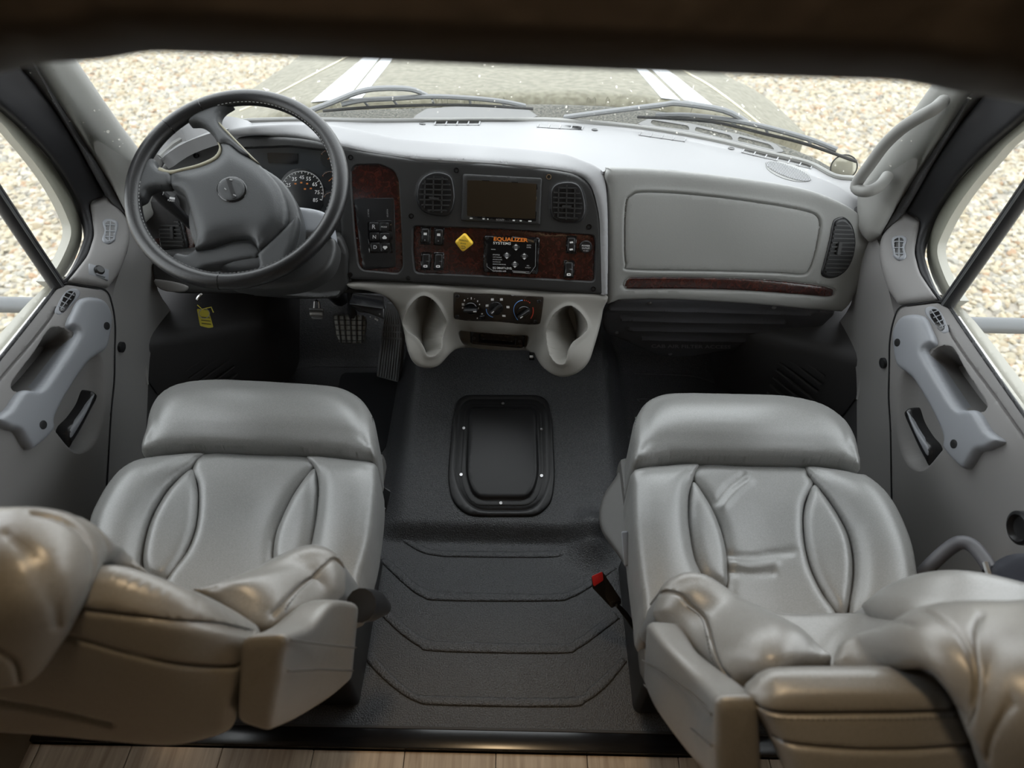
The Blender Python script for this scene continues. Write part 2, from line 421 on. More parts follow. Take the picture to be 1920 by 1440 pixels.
def text(name, s, S, c, w, m, parent, h=.0006, hgt=None, rot=0., bold=0.):
    """flat lettering on a surface, centred on pixel c, w px wide"""
    cu = bpy.data.curves.new('t', 'FONT'); cu.body = s; cu.align_x = 'CENTER'; cu.resolution_u = 2; cu.offset = bold
    o = bpy.data.objects.new('t', cu); COL.objects.link(o); bpy.context.view_layer.update()
    me = bpy.data.meshes.new_from_object(o.evaluated_get(bpy.context.evaluated_depsgraph_get())); bpy.data.objects.remove(o); bpy.data.curves.remove(cu)
    P = np.array([v.co[:2] for v in me.vertices]); Fc = [list(f.vertices) for f in me.polygons]; bpy.data.meshes.remove(me)
    lo, hi = P.min(0), P.max(0); P = P-(lo+hi)/2; k = w/(hi-lo)[0]; ky = k if hgt is None else hgt/(hi-lo)[1]
    x, y = P[:, 0]*k, -P[:, 1]*ky; a = math.radians(rot)
    uv = np.c_[c[0]+x*math.cos(a)-y*math.sin(a), c[1]+x*math.sin(a)+y*math.cos(a)]
    return obj(name, S.p(uv)+S.n(uv)*h, Fc, m, parent, smooth=False)
# ================================================================== the setting
GZ = -1.1
# ---- ground and gravel
tag(obj('ground', [(-40, -20, GZ), (40, -20, GZ), (40, 60, GZ), (-40, 60, GZ)], [(0, 1, 2, 3)], 'ground'), 'pale gravel yard around the truck', 'ground', kind='structure')
def gravel():
    n = 180000
    P = np.c_[RNG.uniform(-9.5, 9.5, n), RNG.uniform(-1., 9.5, n), np.full(n, GZ)]
    q = proj(P); dd = (P-CP)@_F
    ok = (q[:, 0] > -800) & (q[:, 0] < 2700) & (q[:, 1] > 0) & (q[:, 1] < 1500) & (dd > .3)
    ok &= ((np.abs(P[:, 0]) > 1.0) | (P[:, 1] > 3.3)) & ~((q[:, 0] > 620) & (q[:, 0] < 1280))
    P = P[ok]
    me = bpy.data.meshes.new('gravel'); me.from_pydata([tuple(map(float, p)) for p in P], [], []); me.materials.append(MATS['gravel_stone'])
    o = bpy.data.objects.new('gravel', me); COL.objects.link(o)
    tag(o, 'loose cream and grey gravel stones spread around the truck', 'gravel', kind='stuff')
    g = bpy.data.node_groups.new('scatter_stones', 'GeometryNodeTree'); g.interface.new_socket('Geometry', in_out='INPUT', socket_type='NodeSocketGeometry'); g.interface.new_socket('Geometry', in_out='OUTPUT', socket_type='NodeSocketGeometry')
    N, L = g.nodes.new, g.links.new
    gi, go = N('NodeGroupInput'), N('NodeGroupOutput')
    ic = N('GeometryNodeMeshIcoSphere'); ic.inputs['Radius'].default_value = 1; ic.inputs['Subdivisions'].default_value = 2
    sp = N('GeometryNodeSetPosition'); nz = N('ShaderNodeTexNoise'); nz.inputs['Scale'].default_value = 1.1; nz.inputs['Detail'].default_value = 1
    sb = N('ShaderNodeVectorMath'); sb.operation = 'SUBTRACT'; sb.inputs[1].default_value = (.5, .5, .5)
    ml = N('ShaderNodeVectorMath'); ml.operation = 'SCALE'; ml.inputs['Scale'].default_value = 1.1
    L(nz.outputs['Color'], sb.inputs[0]); L(sb.outputs[0], ml.inputs[0]); L(ic.outputs['Mesh'], sp.inputs['Geometry']); L(ml.outputs[0], sp.inputs['Offset'])
    sm = N('GeometryNodeSetMaterial'); sm.inputs['Material'].default_value = MATS['gravel_stone']; L(sp.outputs[0], sm.inputs['Geometry'])
    ip = N('GeometryNodeInstanceOnPoints'); L(gi.outputs[0], ip.inputs['Points']); L(sm.outputs[0], ip.inputs['Instance'])
    r1 = N('FunctionNodeRandomValue'); r1.data_type = 'FLOAT_VECTOR'; r1.inputs[0].default_value = (-.5, -.5, 0); r1.inputs[1].default_value = (.5, .5, 6.28)
    r2 = N('FunctionNodeRandomValue'); r2.data_type = 'FLOAT_VECTOR'; r2.inputs[0].default_value = (.022, .018, .012); r2.inputs[1].default_value = (.05, .036, .024); r2.inputs['Seed'].default_value = 5
    L(r1.outputs[0], ip.inputs['Rotation']); L(r2.outputs[0], ip.inputs['Scale']); L(ip.outputs[0], go.inputs[0])
    md = o.modifiers.new('scatter', 'NODES'); md.node_group = g
gravel()
def slab(name, lo, hi, m, kind='structure', label=None, cat=None, bev=0, parent=None):
    c = [(a+b)/2 for a, b in zip(lo, hi)]; s = [b-a for a, b in zip(lo, hi)]
    o = obj(name, *rbox(Matrix.Translation(c), s, bev), m, parent)
    return tag(o, label, cat, kind=kind)
# ---- the living area the camera stands in: a dim shell with warm ceiling lamps
HZ = -.009
hf = slab('floor', (-1.2, -2.6, HZ-.05), (1.2, .476, HZ-.006), 'rubber', label='light oak vinyl plank floor of the living area', cat='floor')
px0 = -1.175
for i in range(13):
    w = .197; x0 = px0+i*w
    if x0 > 1.19: break
    seam = -.55-.31*((i*37) % 5)/5
    for a, b in ((seam, .476), (-1.75-.2*(i % 3), seam)):
        obj('plank', *rbox(Matrix.Translation((x0+w/2, (a+b)/2, HZ-.003)), (w-.0016, b-a-.0016, .012), .001, 1), 'plank_wood', hf)
slab('wall_left', (-1.25, -2.6, HZ), (-1.2, .4, 2.05), 'house_wall', label='beige side wall of the living area behind the driver', cat='wall')
slab('wall_right', (1.2, -2.6, HZ), (1.25, .4, 2.05), 'house_wall', label='beige side wall of the living area behind the passenger', cat='wall')
slab('wall_back', (-1.25, -2.65, HZ), (1.25, -2.6, 2.05), 'house_wall', label='beige rear wall of the living area', cat='wall')
slab('ceiling', (-1.3, -2.65, 2.05), (1.3, 1.35, 2.1), 'house_ceiling', label='pale ceiling over the living area and the bunk', cat='ceiling')
for sx in (-1, 1):     # cab rear corner posts that close the body beside the seats
    o = slab('wall_left' if sx < 0 else 'wall_right', (min(sx*1.0, sx*1.3), .36, -.4), (max(sx*1.0, sx*1.3), .52, 2.05), 'house_wall', label='cab rear corner post beside the %s seat' % ('driver' if sx < 0 else 'passenger'), cat='wall')
for i, yy in enumerate((.40, -1.5)):
    lt = thing('ceiling_lamp', 'round warm ceiling lamp %s' % ('just behind the cab opening' if i == 0 else 'far back in the living area'), 'lamp', (0, yy, 2.03), group='warm ceiling lamps')
    obj('housing', *lathe(Matrix.Translation((0, yy, 2.05)) @ Matrix.Rotation(math.pi, 4, 'X'), [(.075, 0), (.075, .02), (.07, .028), (.062, .03)], 32), 'steel', lt)
    L_ = bpy.data.lights.new('lamp_light', 'AREA'); L_.shape = 'DISK'; L_.size = .12; L_.energy = 2.0 if i == 0 else .5; L_.color = (1, .72, .42)
    lo_ = bpy.data.objects.new('lamp_light', L_); COL.objects.link(lo_); lo_.location = (0, yy, 2.015); _parent(lo_, lt)

# ---- bunk valance: padded dark roll across the top of the opening
def valance():
    prof_x = [(-1.25, 1.30), (-.75, 1.36), (-.5, 1.385), (-.405, 1.397), (-.37, 1.402), (-.335, 1.4085), (-.29, 1.4125), (-.25, 1.4185), (-.2, 1.4185), (-.1, 1.4165), (.0, 1.4145), (.12, 1.4125), (.23, 1.4105), (.3, 1.4095), (.335, 1.4065), (.36, 1.402), (.385, 1.398), (.43, 1.394), (.5, 1.385), (.75, 1.36), (1.25, 1.30)]
    P = cr(prof_x, 5, False); V = []; Fc = []; sec = []
    for k in range(15):
        a = math.pi*(1-k/14); sec.append((.545+.05*math.cos(a), -.0+.045*(1-math.sin(a))))
    sec = [(.495, .75), (.495, .3), (.495, .12)] + [(y, z) for y, z in sec] + [(.595, .12), (.6, .3), (.6, .75)]
    m = len(sec)
    for x, zb in P:
        wr = .004*math.sin(x*70)*max(0, abs(x)-.27)*10*min(1, .25/max(.05, abs(abs(x)-.36)*4))
        for y, z in sec: V.append((x, y+wr*(.5+z), min(2.05, zb-.009+z)))
    for i in range(len(P)-1):
        for k in range(m-1): Fc.append((i*m+k, i*m+k+1, (i+1)*m+k+1, (i+1)*m+k))
    return tag(obj('bunk_valance', V, Fc, 'valance'), 'dark padded edge of the overhead bunk across the top of the cab opening', 'valance')
valance()
tag(obj('ceiling', *rbox(Matrix.Translation((0, 1.0, 1.53)), (2.1, .85, .05), .01), 'pillar_grey'), 'cab headliner above the windshield', 'ceiling', kind='structure')

# ---- cab floor: flat rear part, hump with the access hatch, foot wells with toe boards
def fz(x, y):
    hump = .04*sstep((y-.985)/.05) + .25*np.maximum(0, y-1.03)
    lat = sstep((.385-np.abs(x-.02))/.11)
    side = hump*lat
    bump_ = .05*np.exp(-(((x-.245)/.05)**2+((y-1.0)/.055)**2))
    toe = np.maximum(0, y-1.68)*1.1
    return np.maximum(side, toe)+bump_
def cab_floor():
    xs = np.linspace(-.99, .99, 150); ys = np.r_[np.linspace(.52, .96, 24), np.linspace(.965, 1.1, 34), np.linspace(1.12, 1.95, 40)]
    X, Y = np.meshgrid(xs, ys); Z = fz(X, Y); V = np.c_[X.ravel(), Y.ravel(), Z.ravel()]; n = len(xs); Fc = []
    for j in range(len(ys)-1):
        for i in range(n-1): Fc.append((j*n+i, j*n+i+1, (j+1)*n+i+1, (j+1)*n+i))
    o = obj('floor', V, Fc, 'floor_rubber', sharp=180)
    return tag(o, 'black textured rubber cab floor with centre hump', 'floor', kind='structure')
FLOOR = cab_floor()
S_floor = Surf.plane((0, 0, 0), (0, 0, 1))
S_hump = Surf.plane((0, 1.03, .04), (0, -.25, 1))
# pressed ridges of the rear floor: outline of each band between its inner and outer edge
bands = [([(740, 999), (790, 1022), (830, 1032), (1010, 1034), (1060, 1028), (1110, 1008)], [(735, 1002), (785, 1034), (822, 1043), (860, 1045), (1015, 1046), (1060, 1042), (1100, 1028), (1130, 1010)]),
         ([(722, 1046), (745, 1062), (775, 1090), (800, 1105), (840, 1110), (1020, 1114), (1070, 1108), (1105, 1088), (1150, 1060)], [(711, 1048), (716, 1056), (760, 1098), (790, 1119), (830, 1127), (1030, 1128), (1070, 1122), (1110, 1100), (1158, 1066)]),
         ([(728, 1142), (770, 1180), (800, 1197), (840, 1203), (1045, 1207), (1080, 1198), (1110, 1178), (1150, 1146)], [(712, 1152), (750, 1188), (785, 1212), (820, 1222), (1045, 1226), (1085, 1216), (1120, 1192), (1162, 1160)]),
         ([(696, 1222), (735, 1265), (775, 1298), (810, 1304), (1065, 1308), (1105, 1288), (1140, 1258), (1165, 1232)], [(682, 1226), (690, 1244), (735, 1288), (780, 1316), (830, 1323), (1060, 1326), (1100, 1316), (1140, 1285), (1176, 1240)])]
for a, b in bands:
    out = np.concatenate([cr(a, 5, False), cr(b, 5, False)[::-1]])
    panel('floor_ridge', S_floor, out, 'floor_rubber', FLOOR, h=.0008, puff=.0035, edge=5, skirt=.003, step=6)
# grey-black foot mats
m = panel('foot_mat', S_floor, rnd([(640, 700), (745, 700), (752, 760), (745, 810), (715, 852), (560, 856), (600, 770), (632, 745)], 12), 'mat_rubber', FLOOR, h=.004, puff=.002, edge=5, skirt=.006, step=12)
for line in ([(520, 712), (545, 698), (580, 688), (650, 688), (712, 688)], [(1190, 700), (1290, 704), (1330, 714), (1360, 730), (1376, 742)], [(560, 676), (700, 674)], [(1192, 690), (1255, 691)]):
    P = S_floor.p(cr(line, 5, False)); obj('floor_ridge', *tube(P, .003, 6), 'floor_rubber', FLOOR)
obj('floor_ridge', *tube(S_floor.p(cr([(1200, 752), (1198, 748), (1240, 748), (1275, 750)], 4, False)), .0025, 6), 'floor_rubber', FLOOR)
# step lip at the rear edge of the cab floor
tl = tag(obj('trim_1', *rbox(Matrix.Translation((0, .5015, -.026)), (2.3, .047, .06), .004), 'step_black'), 'glossy black step lip between cab floor and plank floor', 'trim', kind='structure')
obj('lip_edge', *rbox(Matrix.Translation((0, .521, .0045)), (2.0, .006, .002), .0008, 1), 'dark_liner', tl)

# ---- access hatch on the hump
HT = thing('access_hatch', 'black bolted access cover on the floor hump', 'hatch', tuple(at(941, 850, 'z', .1)))
hatch_o = rnd([(872, 741), (1010, 741), (1028, 752), (1036, 790), (1041, 900), (1034, 945), (1008, 969), (878, 969), (848, 944), (839, 900), (848, 790), (856, 752)], 34)
hatch_i = rnd([(876, 750), (1006, 750), (1026, 768), (1031, 900), (1006, 958), (884, 958), (852, 900), (860, 768)], 34)
hatch_m = rnd([(884, 766), (998, 766), (1008, 780), (1012, 900), (995, 941), (890, 941), (872, 900), (876, 780)], 26)
panel('flange', S_hump, hatch_o, 'hatch_black', HT, h=.001, puff=.007, edge=5, skirt=.012, step=7, feats=[('line', hatch_i, -.003, 2.5, True)])
panel('cover', Off(S_hump, .0085), rnd([(880, 760), (1004, 760), (1014, 775), (1020, 905), (1000, 951), (884, 951), (863, 905), (871, 775)], 30), 'hatch_black', HT, puff=.0012, edge=3, skirt=.004, step=7, feats=[('area', hatch_m, .009, 7)])
for u, v in ((943, 760), (870, 806), (1015, 808), (865, 893), (1015, 895), (939, 946)):
    M, mp = Off(S_hump, .0095).frame(u, v)
    obj('bolt', *lathe(M, [(.0052, 0), (.0052, .002), (.0042, .0034), (.002, .0034), (.0016, .0022)], 16), 'chrome', HT)

# ---- sides of the cab: one smooth trim surface, mirrored for the passenger side
S_side = Surf([(0, 672, 'x', -.985), (101, 544, 'x', -.985), (158, 440, 'x', -.985), (0, 200, 'x', -.985), (100, 302, 'x', -.985), (-120, 820, 'x', -.985),
    (176, 432, 'x', -.968), (200, 368, 'x', -.955), (237, 412, 'x', -.92), (195, 541, 'x', -.925), (232, 480, 'x', -.91), (125, 532, 'x', -.965),
    (30, 725, 'x', -.958), (117, 612, 'x', -.952), (195, 583, 'x', -.92), (165, 666, 'x', -.925), (84, 806, 'x', -.935), (0, 805, 'x', -.95),
    (134, 849, 'x', -.94), (199, 880, 'x', -.945), (213, 611, 'x', -.92), (100, 950, 'x', -.95), (0, 950, 'x', -.955), (192, 1000, 'x', -.95),
    (283, 690, 'x', -.94), (324, 587, 'x', -.91), (275, 860, 'x', -.95), (245, 560, 'x', -.915),
    (150, 130, 'x', -.905), (262, 290, 'x', -.89), (75, 145, 'x', -.955), (145, 250, 'x', -.945), (200, 335, 'x', -.94), (240, 380, 'x', -.915), (-330, 1072, 'x', -.985), (-330, 1300, 'x', -.96), (-60, 1200, 'x', -.958)], 2e-4)
S_glass = Surf.plane((-.99, 0, 0), (1, 0, 0), ((50, 300), (200, 800), (0, 600)))
S_ledge = Surf([(104, 546, 'x', -.988), (0, 674, 'x', -.988), (-140, 842, 'x', -.988), (92, 531, 'x', -1.01), (-4, 630, 'x', -1.035), (-168, 815, 'x', -1.035)])
cI = [(-260, -20), (-120, 95), (0, 200), (50, 245), (100, 302), (130, 350), (150, 395), (158, 430), (153, 460), (130, 510), (101, 544)]
cO = [(-200, -60), (-60, 30), (65, 158), (130, 250), (165, 310), (185, 345), (196, 366), (168, 383), (177, 432), (165, 480), (125, 532)]
cC = [(-260, 20), (-120, 125), (0, 218), (40, 262), (85, 318), (117, 368), (136, 408), (143, 432), (138, 458), (118, 500), (94, 528)]
cP = [(-30, 10), (30, 70), (75, 140), (110, 195), (145, 250), (175, 295), (200, 335), (222, 370), (240, 412)]
cG = [(70, 10), (110, 70), (150, 128), (205, 210), (262, 290), (282, 330)]
PANES = {}
def side(sx):
    left = sx < 0; who = 'driver' if left else 'passenger'
    def put(name, mesh, m, parent, sharp=38):
        V, Fc = mesh
        if not left: V, Fc = mirror(V, Fc)
        return obj(name, V, Fc, m, parent, sharp)
    def pn(name, S, out, m, parent, **k):
        key = (name, str(np.round(out, 1).tolist())[:80])
        if key not in PANES: PANES[key] = panel_mesh(S, out, **k)
        return put(name, PANES[key], m, parent)
    n = 1 if left else 2
    # door: panel with pocket and latch recess
    door = pn('door_%d' % n, S_side, np.concatenate([rnd([(101, 546), (125, 534), (195, 545), (207, 570), (213, 611), (211, 715), (205, 776), (199, 880), (188, 1040), (120, 1150), (0, 1330), (-330, 1400), (-330, 1076), (-140, 840), (-60, 742)], [2, 4, 10, 14, 20, 20, 20, 20, 5, 5, 5, 5, 5, 20, 20])]), 'door_grey', None,
        puff=.006, edge=6, skirt=.06, sk_dir=(-.3, 0, -.95), step=7, feats=[
        ('area', cr([(16, 722), (34, 695), (61, 660), (86, 622), (101, 614), (120, 618), (132, 634), (124, 655), (98, 700), (70, 727), (52, 738), (24, 736)], 4), -.085, 11),
        ('area', cr([(150, 668), (182, 664), (193, 700), (193, 761), (184, 807), (166, 840), (134, 850), (101, 815), (84, 792), (94, 760), (122, 716)], 4), -.028, 18),
        ('line', [(-80, 806), (0, 709), (60, 640), (92, 600), (104, 580)], -.006, 2.2)])
    tag(door, 'grey moulded door panel on the %s side' % who, 'door', kind='structure')
    put('gap_seal', tube(Off(S_side, .004).p(cr([(104, 544), (125, 533), (160, 538), (195, 545), (207, 570), (213, 611), (212, 660), (211, 715), (205, 776), (199, 880), (194, 960)], 5, False)), .0022, 6), 'rubber', door)
    hnd = cr([(147, 562), (180, 562), (196, 584), (196, 611), (186, 652), (166, 668), (150, 682), (122, 721), (101, 755), (86, 785), (84, 807), (46, 841), (33, 835), (18, 811), (0, 806), (-25, 790), (0, 772), (27, 737), (55, 735), (72, 719), (98, 684), (125, 645), (134, 625), (119, 614), (130, 588)], 4)
    h = pn('pull_handle', S_side, hnd, 'handle_grey', door, h=.004, puff=.022, edge=10, skirt=.03, step=4); h['label'] = 'blue-grey door pull handle'
    for u, v in ((181, 611), (59, 797)):
        M, mp = Off(S_side, .026).frame(u, v); put('screw_hole', lathe(M, [(.009, -.004), (.009, .0008), (.0078, .0012)], 18), 'rubber', h)  # flat dark disc in place of a shaded screw recess
    la = pn('door_latch', S_side, cr([(124, 808), (127, 845), (133, 834), (150, 806), (166, 776), (181, 746), (177, 735), (170, 735), (160, 760), (143, 785)], 4), 'plastic_black', door, h=-.012, puff=.018, edge=6, skirt=.02, step=4); la['label'] = 'black curved door release lever'
    pn('latch_face', S_side, cr([(128, 806), (129, 822), (152, 786), (172, 745), (172, 738), (158, 765), (140, 790)], 4), 'handle_grey', la, h=.003, puff=.004, edge=5, skirt=.006, step=4)
    pn('latch_base', S_side, [(95, 807), (112, 814), (124, 826), (128, 850), (116, 842), (104, 824)], 'plastic_black', door, h=-.016, puff=.006, edge=6, skirt=.01, step=5)
    def vent(name, out, parent, bars, cross, lift=0.):
        Sv = Off(S_side, lift)
        V_ = pn(name, Sv, out, 'handle_grey', parent, h=.001, puff=.006, edge=3.5, skirt=.006, step=3.5)
        c = np.mean(out, 0); inn = c+(np.asarray(out)-c)*np.array([.66, .8]); V_['label'] = 'oblong grey air vent'
        pn('vent_opening', Sv, inn, 'gloss_black', V_, h=.0065, puff=.0006, edge=2, skirt=.002, step=4)
        for a, b in bars+cross: put('slat', bar_px(Sv, a, b, 1.7, .0068, .0085), 'handle_grey', V_)
    vent('air_vent', cr([(101, 584), (111, 564), (125, 545), (138, 541), (149, 547), (147, 559), (135, 574), (122, 587), (112, 594), (103, 592)], 3), door,
         [((113, 567), (125, 573)), ((119, 558), (132, 564)), ((124, 550), (138, 556)), ((109, 577), (119, 581))], [((112, 583), (137, 549))])
    up = pn('upper_trim', S_side, rnd([(167, 384), (200, 366), (222, 390), (240, 414), (242, 450), (232, 482), (218, 515), (197, 542), (125, 531), (165, 480), (177, 445), (176, 430)], [4, 10, 16, 16, 20, 20, 20, 4, 3, 14, 16, 10]), 'door_grey', None, h=.004, puff=.012, edge=10, skirt=.06, step=7)
    tag(up, 'grey sill trim with small air vent ahead of the %s door window' % who, 'trim', kind='structure'); up.name = 'trim_%d' % (n+1)
    vent('air_vent', cr([(191, 423), (200, 416), (217, 420), (219, 432), (215, 448), (213, 458), (202, 465), (191, 458), (195, 440)], 3), up,
         [((196, 430), (213, 430)), ((197, 442), (213, 442)), ((196, 453), (210, 453))], [((205, 421), (203, 461))], .0135)
    if left:
        M, mp = Off(S_side, .014).frame(179, 515)
        sw = obj('switch_plate', *rbox(M @ Matrix.Rotation(-.35, 4, 'Z'), (.044, .03, .006), .003), 'handle_grey', up); sw['label'] = 'grey mirror control plate'
        obj('mirror_knob', *lathe(M @ Matrix.Translation((0, .003, 0)), [(.011, 0), (.011, .008), (.008, .011)], 20), 'plastic_black', sw)
        obj('mirror_knob', *rbox(M @ Matrix.Translation((0, -.009, .004)) @ Matrix.Rotation(-.35, 4, 'Z'), (.02, .006, .006), .002), 'handle_grey', sw)
    # kick panel ahead of the door, with its plug
    kk = pn('trim_%d' % (n+3), S_side, cr([(214, 560), (226, 515), (242, 470), (246, 430), (262, 415), (285, 470), (300, 545), (325, 586), (317, 612), (297, 632), (287, 660), (283, 700), (280, 770), (274, 860), (262, 1000), (192, 1000), (201, 880), (208, 776), (214, 715), (216, 611), (209, 580)], 3), 'door_grey', None, h=-.006, skirt=.04, step=8)
    tag(kk, 'grey kick panel between %s door and dashboard' % who, 'trim', kind='structure')
    M, mp = S_side.frame(230, 651); put('plug', lathe(M, [(.013, -.008), (.013, .001), (.011, .002)], 20), 'rubber', kk)
    # dark liner of the foot well and its ribs
    x = -.97
    ln = put('wall_%s' % ('left' if left else 'right'), rbox(Matrix.Translation((-1.0, 1.55, .12)), (.03, .8, .72), 0), 'dark_liner', None)
    tag(ln, 'dark plastic foot well liner on the %s side' % who, 'wall', kind='structure')
    wl = put('wheel_arch', hexa([(-.99, 1.36, -.02), (-.70, 1.62, -.02), (-.70, 1.50, .32), (-.99, 1.28, .42), (-.99, 1.95, -.02), (-.70, 1.95, -.02), (-.70, 1.95, .5), (-.99, 1.95, .5)], .03, 3), 'dark_liner', ln)
    for k in range(9):
        t = k/8; a = Vector((-.93+.16*0, 1.405+.0, .06+.3*t)); 
        p0 = Vector((-.90, 1.375, .03+.25*t)); p1 = Vector((-.80, 1.455, .07+.25*t))
        put('rib', tube([p0, p1], .004, 6), 'dark_liner', ln)
    put('liner_seam', tube([Vector((-.962, 1.22, .45)), Vector((-.962, 1.18, .36)), Vector((-.962, 1.16, .2)), Vector((-.962, 1.16, .02))], .004, 6), 'door_grey', ln)
    put('liner_seam', tube([Vector((-.95, 1.39, .52)), Vector((-.95, 1.30, .36)), Vector((-.95, 1.27, .3))], .006, 6), 'door_grey', ln)
    # outer skin that closes the door below the panel
    put('door_skin', rbox(Matrix.Translation((-1.06, .95, .1)), (.03, 1.3, 1.0), 0), 'body_cream', door)
    # window: frame, seals, glass, divider
    wf = pn('window_%d' % (n+1), S_side, np.concatenate([cr(cO, 4, False), cr(cI, 4, False)[::-1]]), 'seal', None, h=.0, puff=.008, edge=10, skirt=.03, step=9)
    tag(wf, '%s door window with black frame and divider bar' % who, 'window', kind='structure')
    pn('body_flange', S_glass, np.concatenate([cr(np.asarray(cI)*.6+np.asarray(cO)*.4, 4, False), cr(cC, 4, False)[::-1]]), 'body_cream', wf, h=-.012, skirt=.02, step=8)
    pn('pane', S_glass, np.concatenate([cr(cI, 4, False), [(0, 672), (-120, 815), (-330, 1070), (-500, 1000), (-500, 0)]]), 'door_glass', wf, h=-.004, skirt=.004, step=60)
    pn('belt_seal', S_side, [(99, 541), (106, 546), (2, 675), (-133, 840), (-326, 1078), (-334, 1071), (-140, 834), (-4, 669)], 'seal', wf, h=.003, puff=.004, edge=3, skirt=.006, sk_dir=(0, 0, -1), step=6)
    pn('body_flange', S_ledge, [(92, 531), (108, 549), (5, 679), (-135, 846), (-325, 1080), (-360, 1050), (-168, 815), (-4, 630), (54, 566)], 'body_cream', wf, h=0., skirt=.03, sk_dir=(0, 0, -1), step=8, feats=[('line', [(97, 538), (-2, 656), (-150, 832)], -.004, 2)])
    P = [at(-330, -120, 'x', -.985), at(-90, 238, 'x', -.985), at(0, 374, 'x', -.985), at(52, 452, 'x', -.985), at(112, 541, 'x', -.983)]
    put('divider_bar', tube(P, .017, 10, flat=.8), 'seal', wf)
    put('divider_strip', tube([p+np.array([.0145, -.005, .001]) for p in P], .003, 6), 'galvanised', wf)
    # A-pillar: weather strip and trim
    ps = pn('pillar', S_side, np.concatenate([cr(cP, 4, False), cr(cO[:7], 4, False)[::-1]]), 'dark_liner', None, h=.006, puff=.006, edge=8, skirt=.04, step=8,
            feats=[('line', offs(cr(cP, 4, False), 14, False), .012, 4), ('line', offs(cr(cP, 4, False), 24, False), -.012, 3)])
    ps.name = 'trim_%d' % (n+5); tag(ps, 'dark weather strip along the %s windshield pillar' % who, 'trim', kind='structure')
    pt = pn('pillar_trim', S_side, np.concatenate([cr(cP, 4, False), [(262, 425), (284, 400)], cr(cG, 4, False)[::-1]]), 'pillar_grey', None, h=.008, puff=.022, edge=24, skirt=.04, step=8)
    pt.name = 'trim_%d' % (n+7); tag(pt, 'light grey windshield pillar trim on the %s side' % who, 'trim', kind='structure')
    # outside: mirror arm seen through the window
    ar = thing('mirror_arm', 'grey metal mirror arm outside the %s window' % who, 'mirror arm', tuple(at(92, 572, 'x', -1.06)*np.array([1 if left else -1, 1, 1])), group='mirror arms')
    p0 = at(92, 573, 'x', -1.06); p1 = p0+np.array([-.9, .0, 0.])
    put('arm', tube([p0, (p0+p1)/2, p1], .019, 12), 'galvanised', ar)
    put('bracket', tube([p0+np.array([.03, .05, .05]), p0+np.array([.02, .02, .01]), p0+np.array([.02, -.02, -.05])], [.012, .03, .02], 12), 'body_cream', ar)
side(-1); side(1)
# firewall and the dark space under the dashboard
tag(obj('wall_front', *rbox(Matrix.Translation((0, 1.93, .28)), (1.7, .03, .6), 0), 'dark_liner'), 'black firewall behind the pedals', 'wall', kind='structure')

# ---- windshield
def wy(x, z): return 1.83-.42*x*x-.40*(z-.8)
def windshield():
    xs = np.linspace(-.93, .93, 40); zs = np.linspace(.74, 1.55, 20); V = []; Fc = []
    for z in zs:
        for x in xs: V.append((x, wy(x, z), z))
    n = len(xs)
    for j in range(len(zs)-1):
        for i in range(n-1): Fc.append((j*n+i, j*n+i+1, (j+1)*n+i+1, (j+1)*n+i))
    return tag(obj('window_1', V, Fc, 'windshield_glass', sharp=180), 'dusty curved windshield', 'window', kind='structure')
windshield()
def at_glass(u, v, off=0.):
    r = rays((u, v))[0]; lo, hi = .5, 4.
    for _ in range(40):
        m = (lo+hi)/2; p = CP+m*r
        if p[1] < wy(p[0], p[2])+off: lo = m
        else: hi = m
    return CP+lo*r

# ---- outside: hood with stripes, cowl, wipers
S_hood = Surf([(960, 140, 'z', .60), (960, 215, 'z', .69), (960, 70, 'z', .5), (700, 140, 'z', .60), (650, 215, 'z', .67), (500, 160, 'z', .46), (408, 228, 'z', .42), (560, 200, 'z', .6), (1240, 150, 'z', .60), (1290, 220, 'z', .67), (1423, 183, 'z', .46), (1495, 250, 'z', .42), (1370, 215, 'z', .6), (600, 100, 'z', .46), (1310, 110, 'z', .46)])
HD = thing('hood', 'dark olive truck hood with white stripes ahead of the windshield', 'hood', tuple(at(960, 180, 'z', .6)))
panel('hood_skin', S_hood, cr([(400, 236), (440, 197), (487, 167), (545, 127), (600, 88), (760, 62), (1180, 66), (1300, 106), (1361, 150), (1423, 183), (1488, 241), (1505, 266), (1440, 262), (1320, 225), (1208, 204), (1040, 196), (900, 198), (740, 204), (600, 214), (480, 242)], 4), 'hood_paint', HD, puff=.03, edge=10, skirt=.25, step=12, sk_dir=(0, 0, -1))
def stripe(q, m, w=None):
    panel('stripe', S_hood, q, m, HD, h=.0315, skirt=.002, step=14)
stripe([(590, 209), (655, 203), (709, 131), (735, 98), (700, 98), (677, 131)], 'stripe_white')
stripe([(659, 203), (682, 203), (735, 131), (752, 98), (738, 98), (713, 131)], 'stripe_white')
stripe([(1188, 145), (1209, 145), (1270, 206), (1236, 202), (1160, 108), (1176, 108)], 'stripe_white')
stripe([(1214, 145), (1246, 145), (1328, 214), (1277, 206), (1182, 108), (1206, 108)], 'stripe_white')
for q in ([(460, 222), (500, 205), (546, 182), (600, 152), (640, 130), (690, 98)], [(1235, 112), (1281, 150), (1320, 174), (1350, 196), (1392, 230), (1416, 250)]):
    P = Off(S_hood, .031).p(cr(q, 4, False)); obj('crease_line', *tube(P, .004, 6), 'stripe_thin', HD)
S_cowl = Surf.plane((0, 1.9, .715), (0, .02, 1))
CW = thing('cowl', 'black speckled plastic cowl under the wipers', 'cowl', tuple(at(960, 215, 'z', .75)))
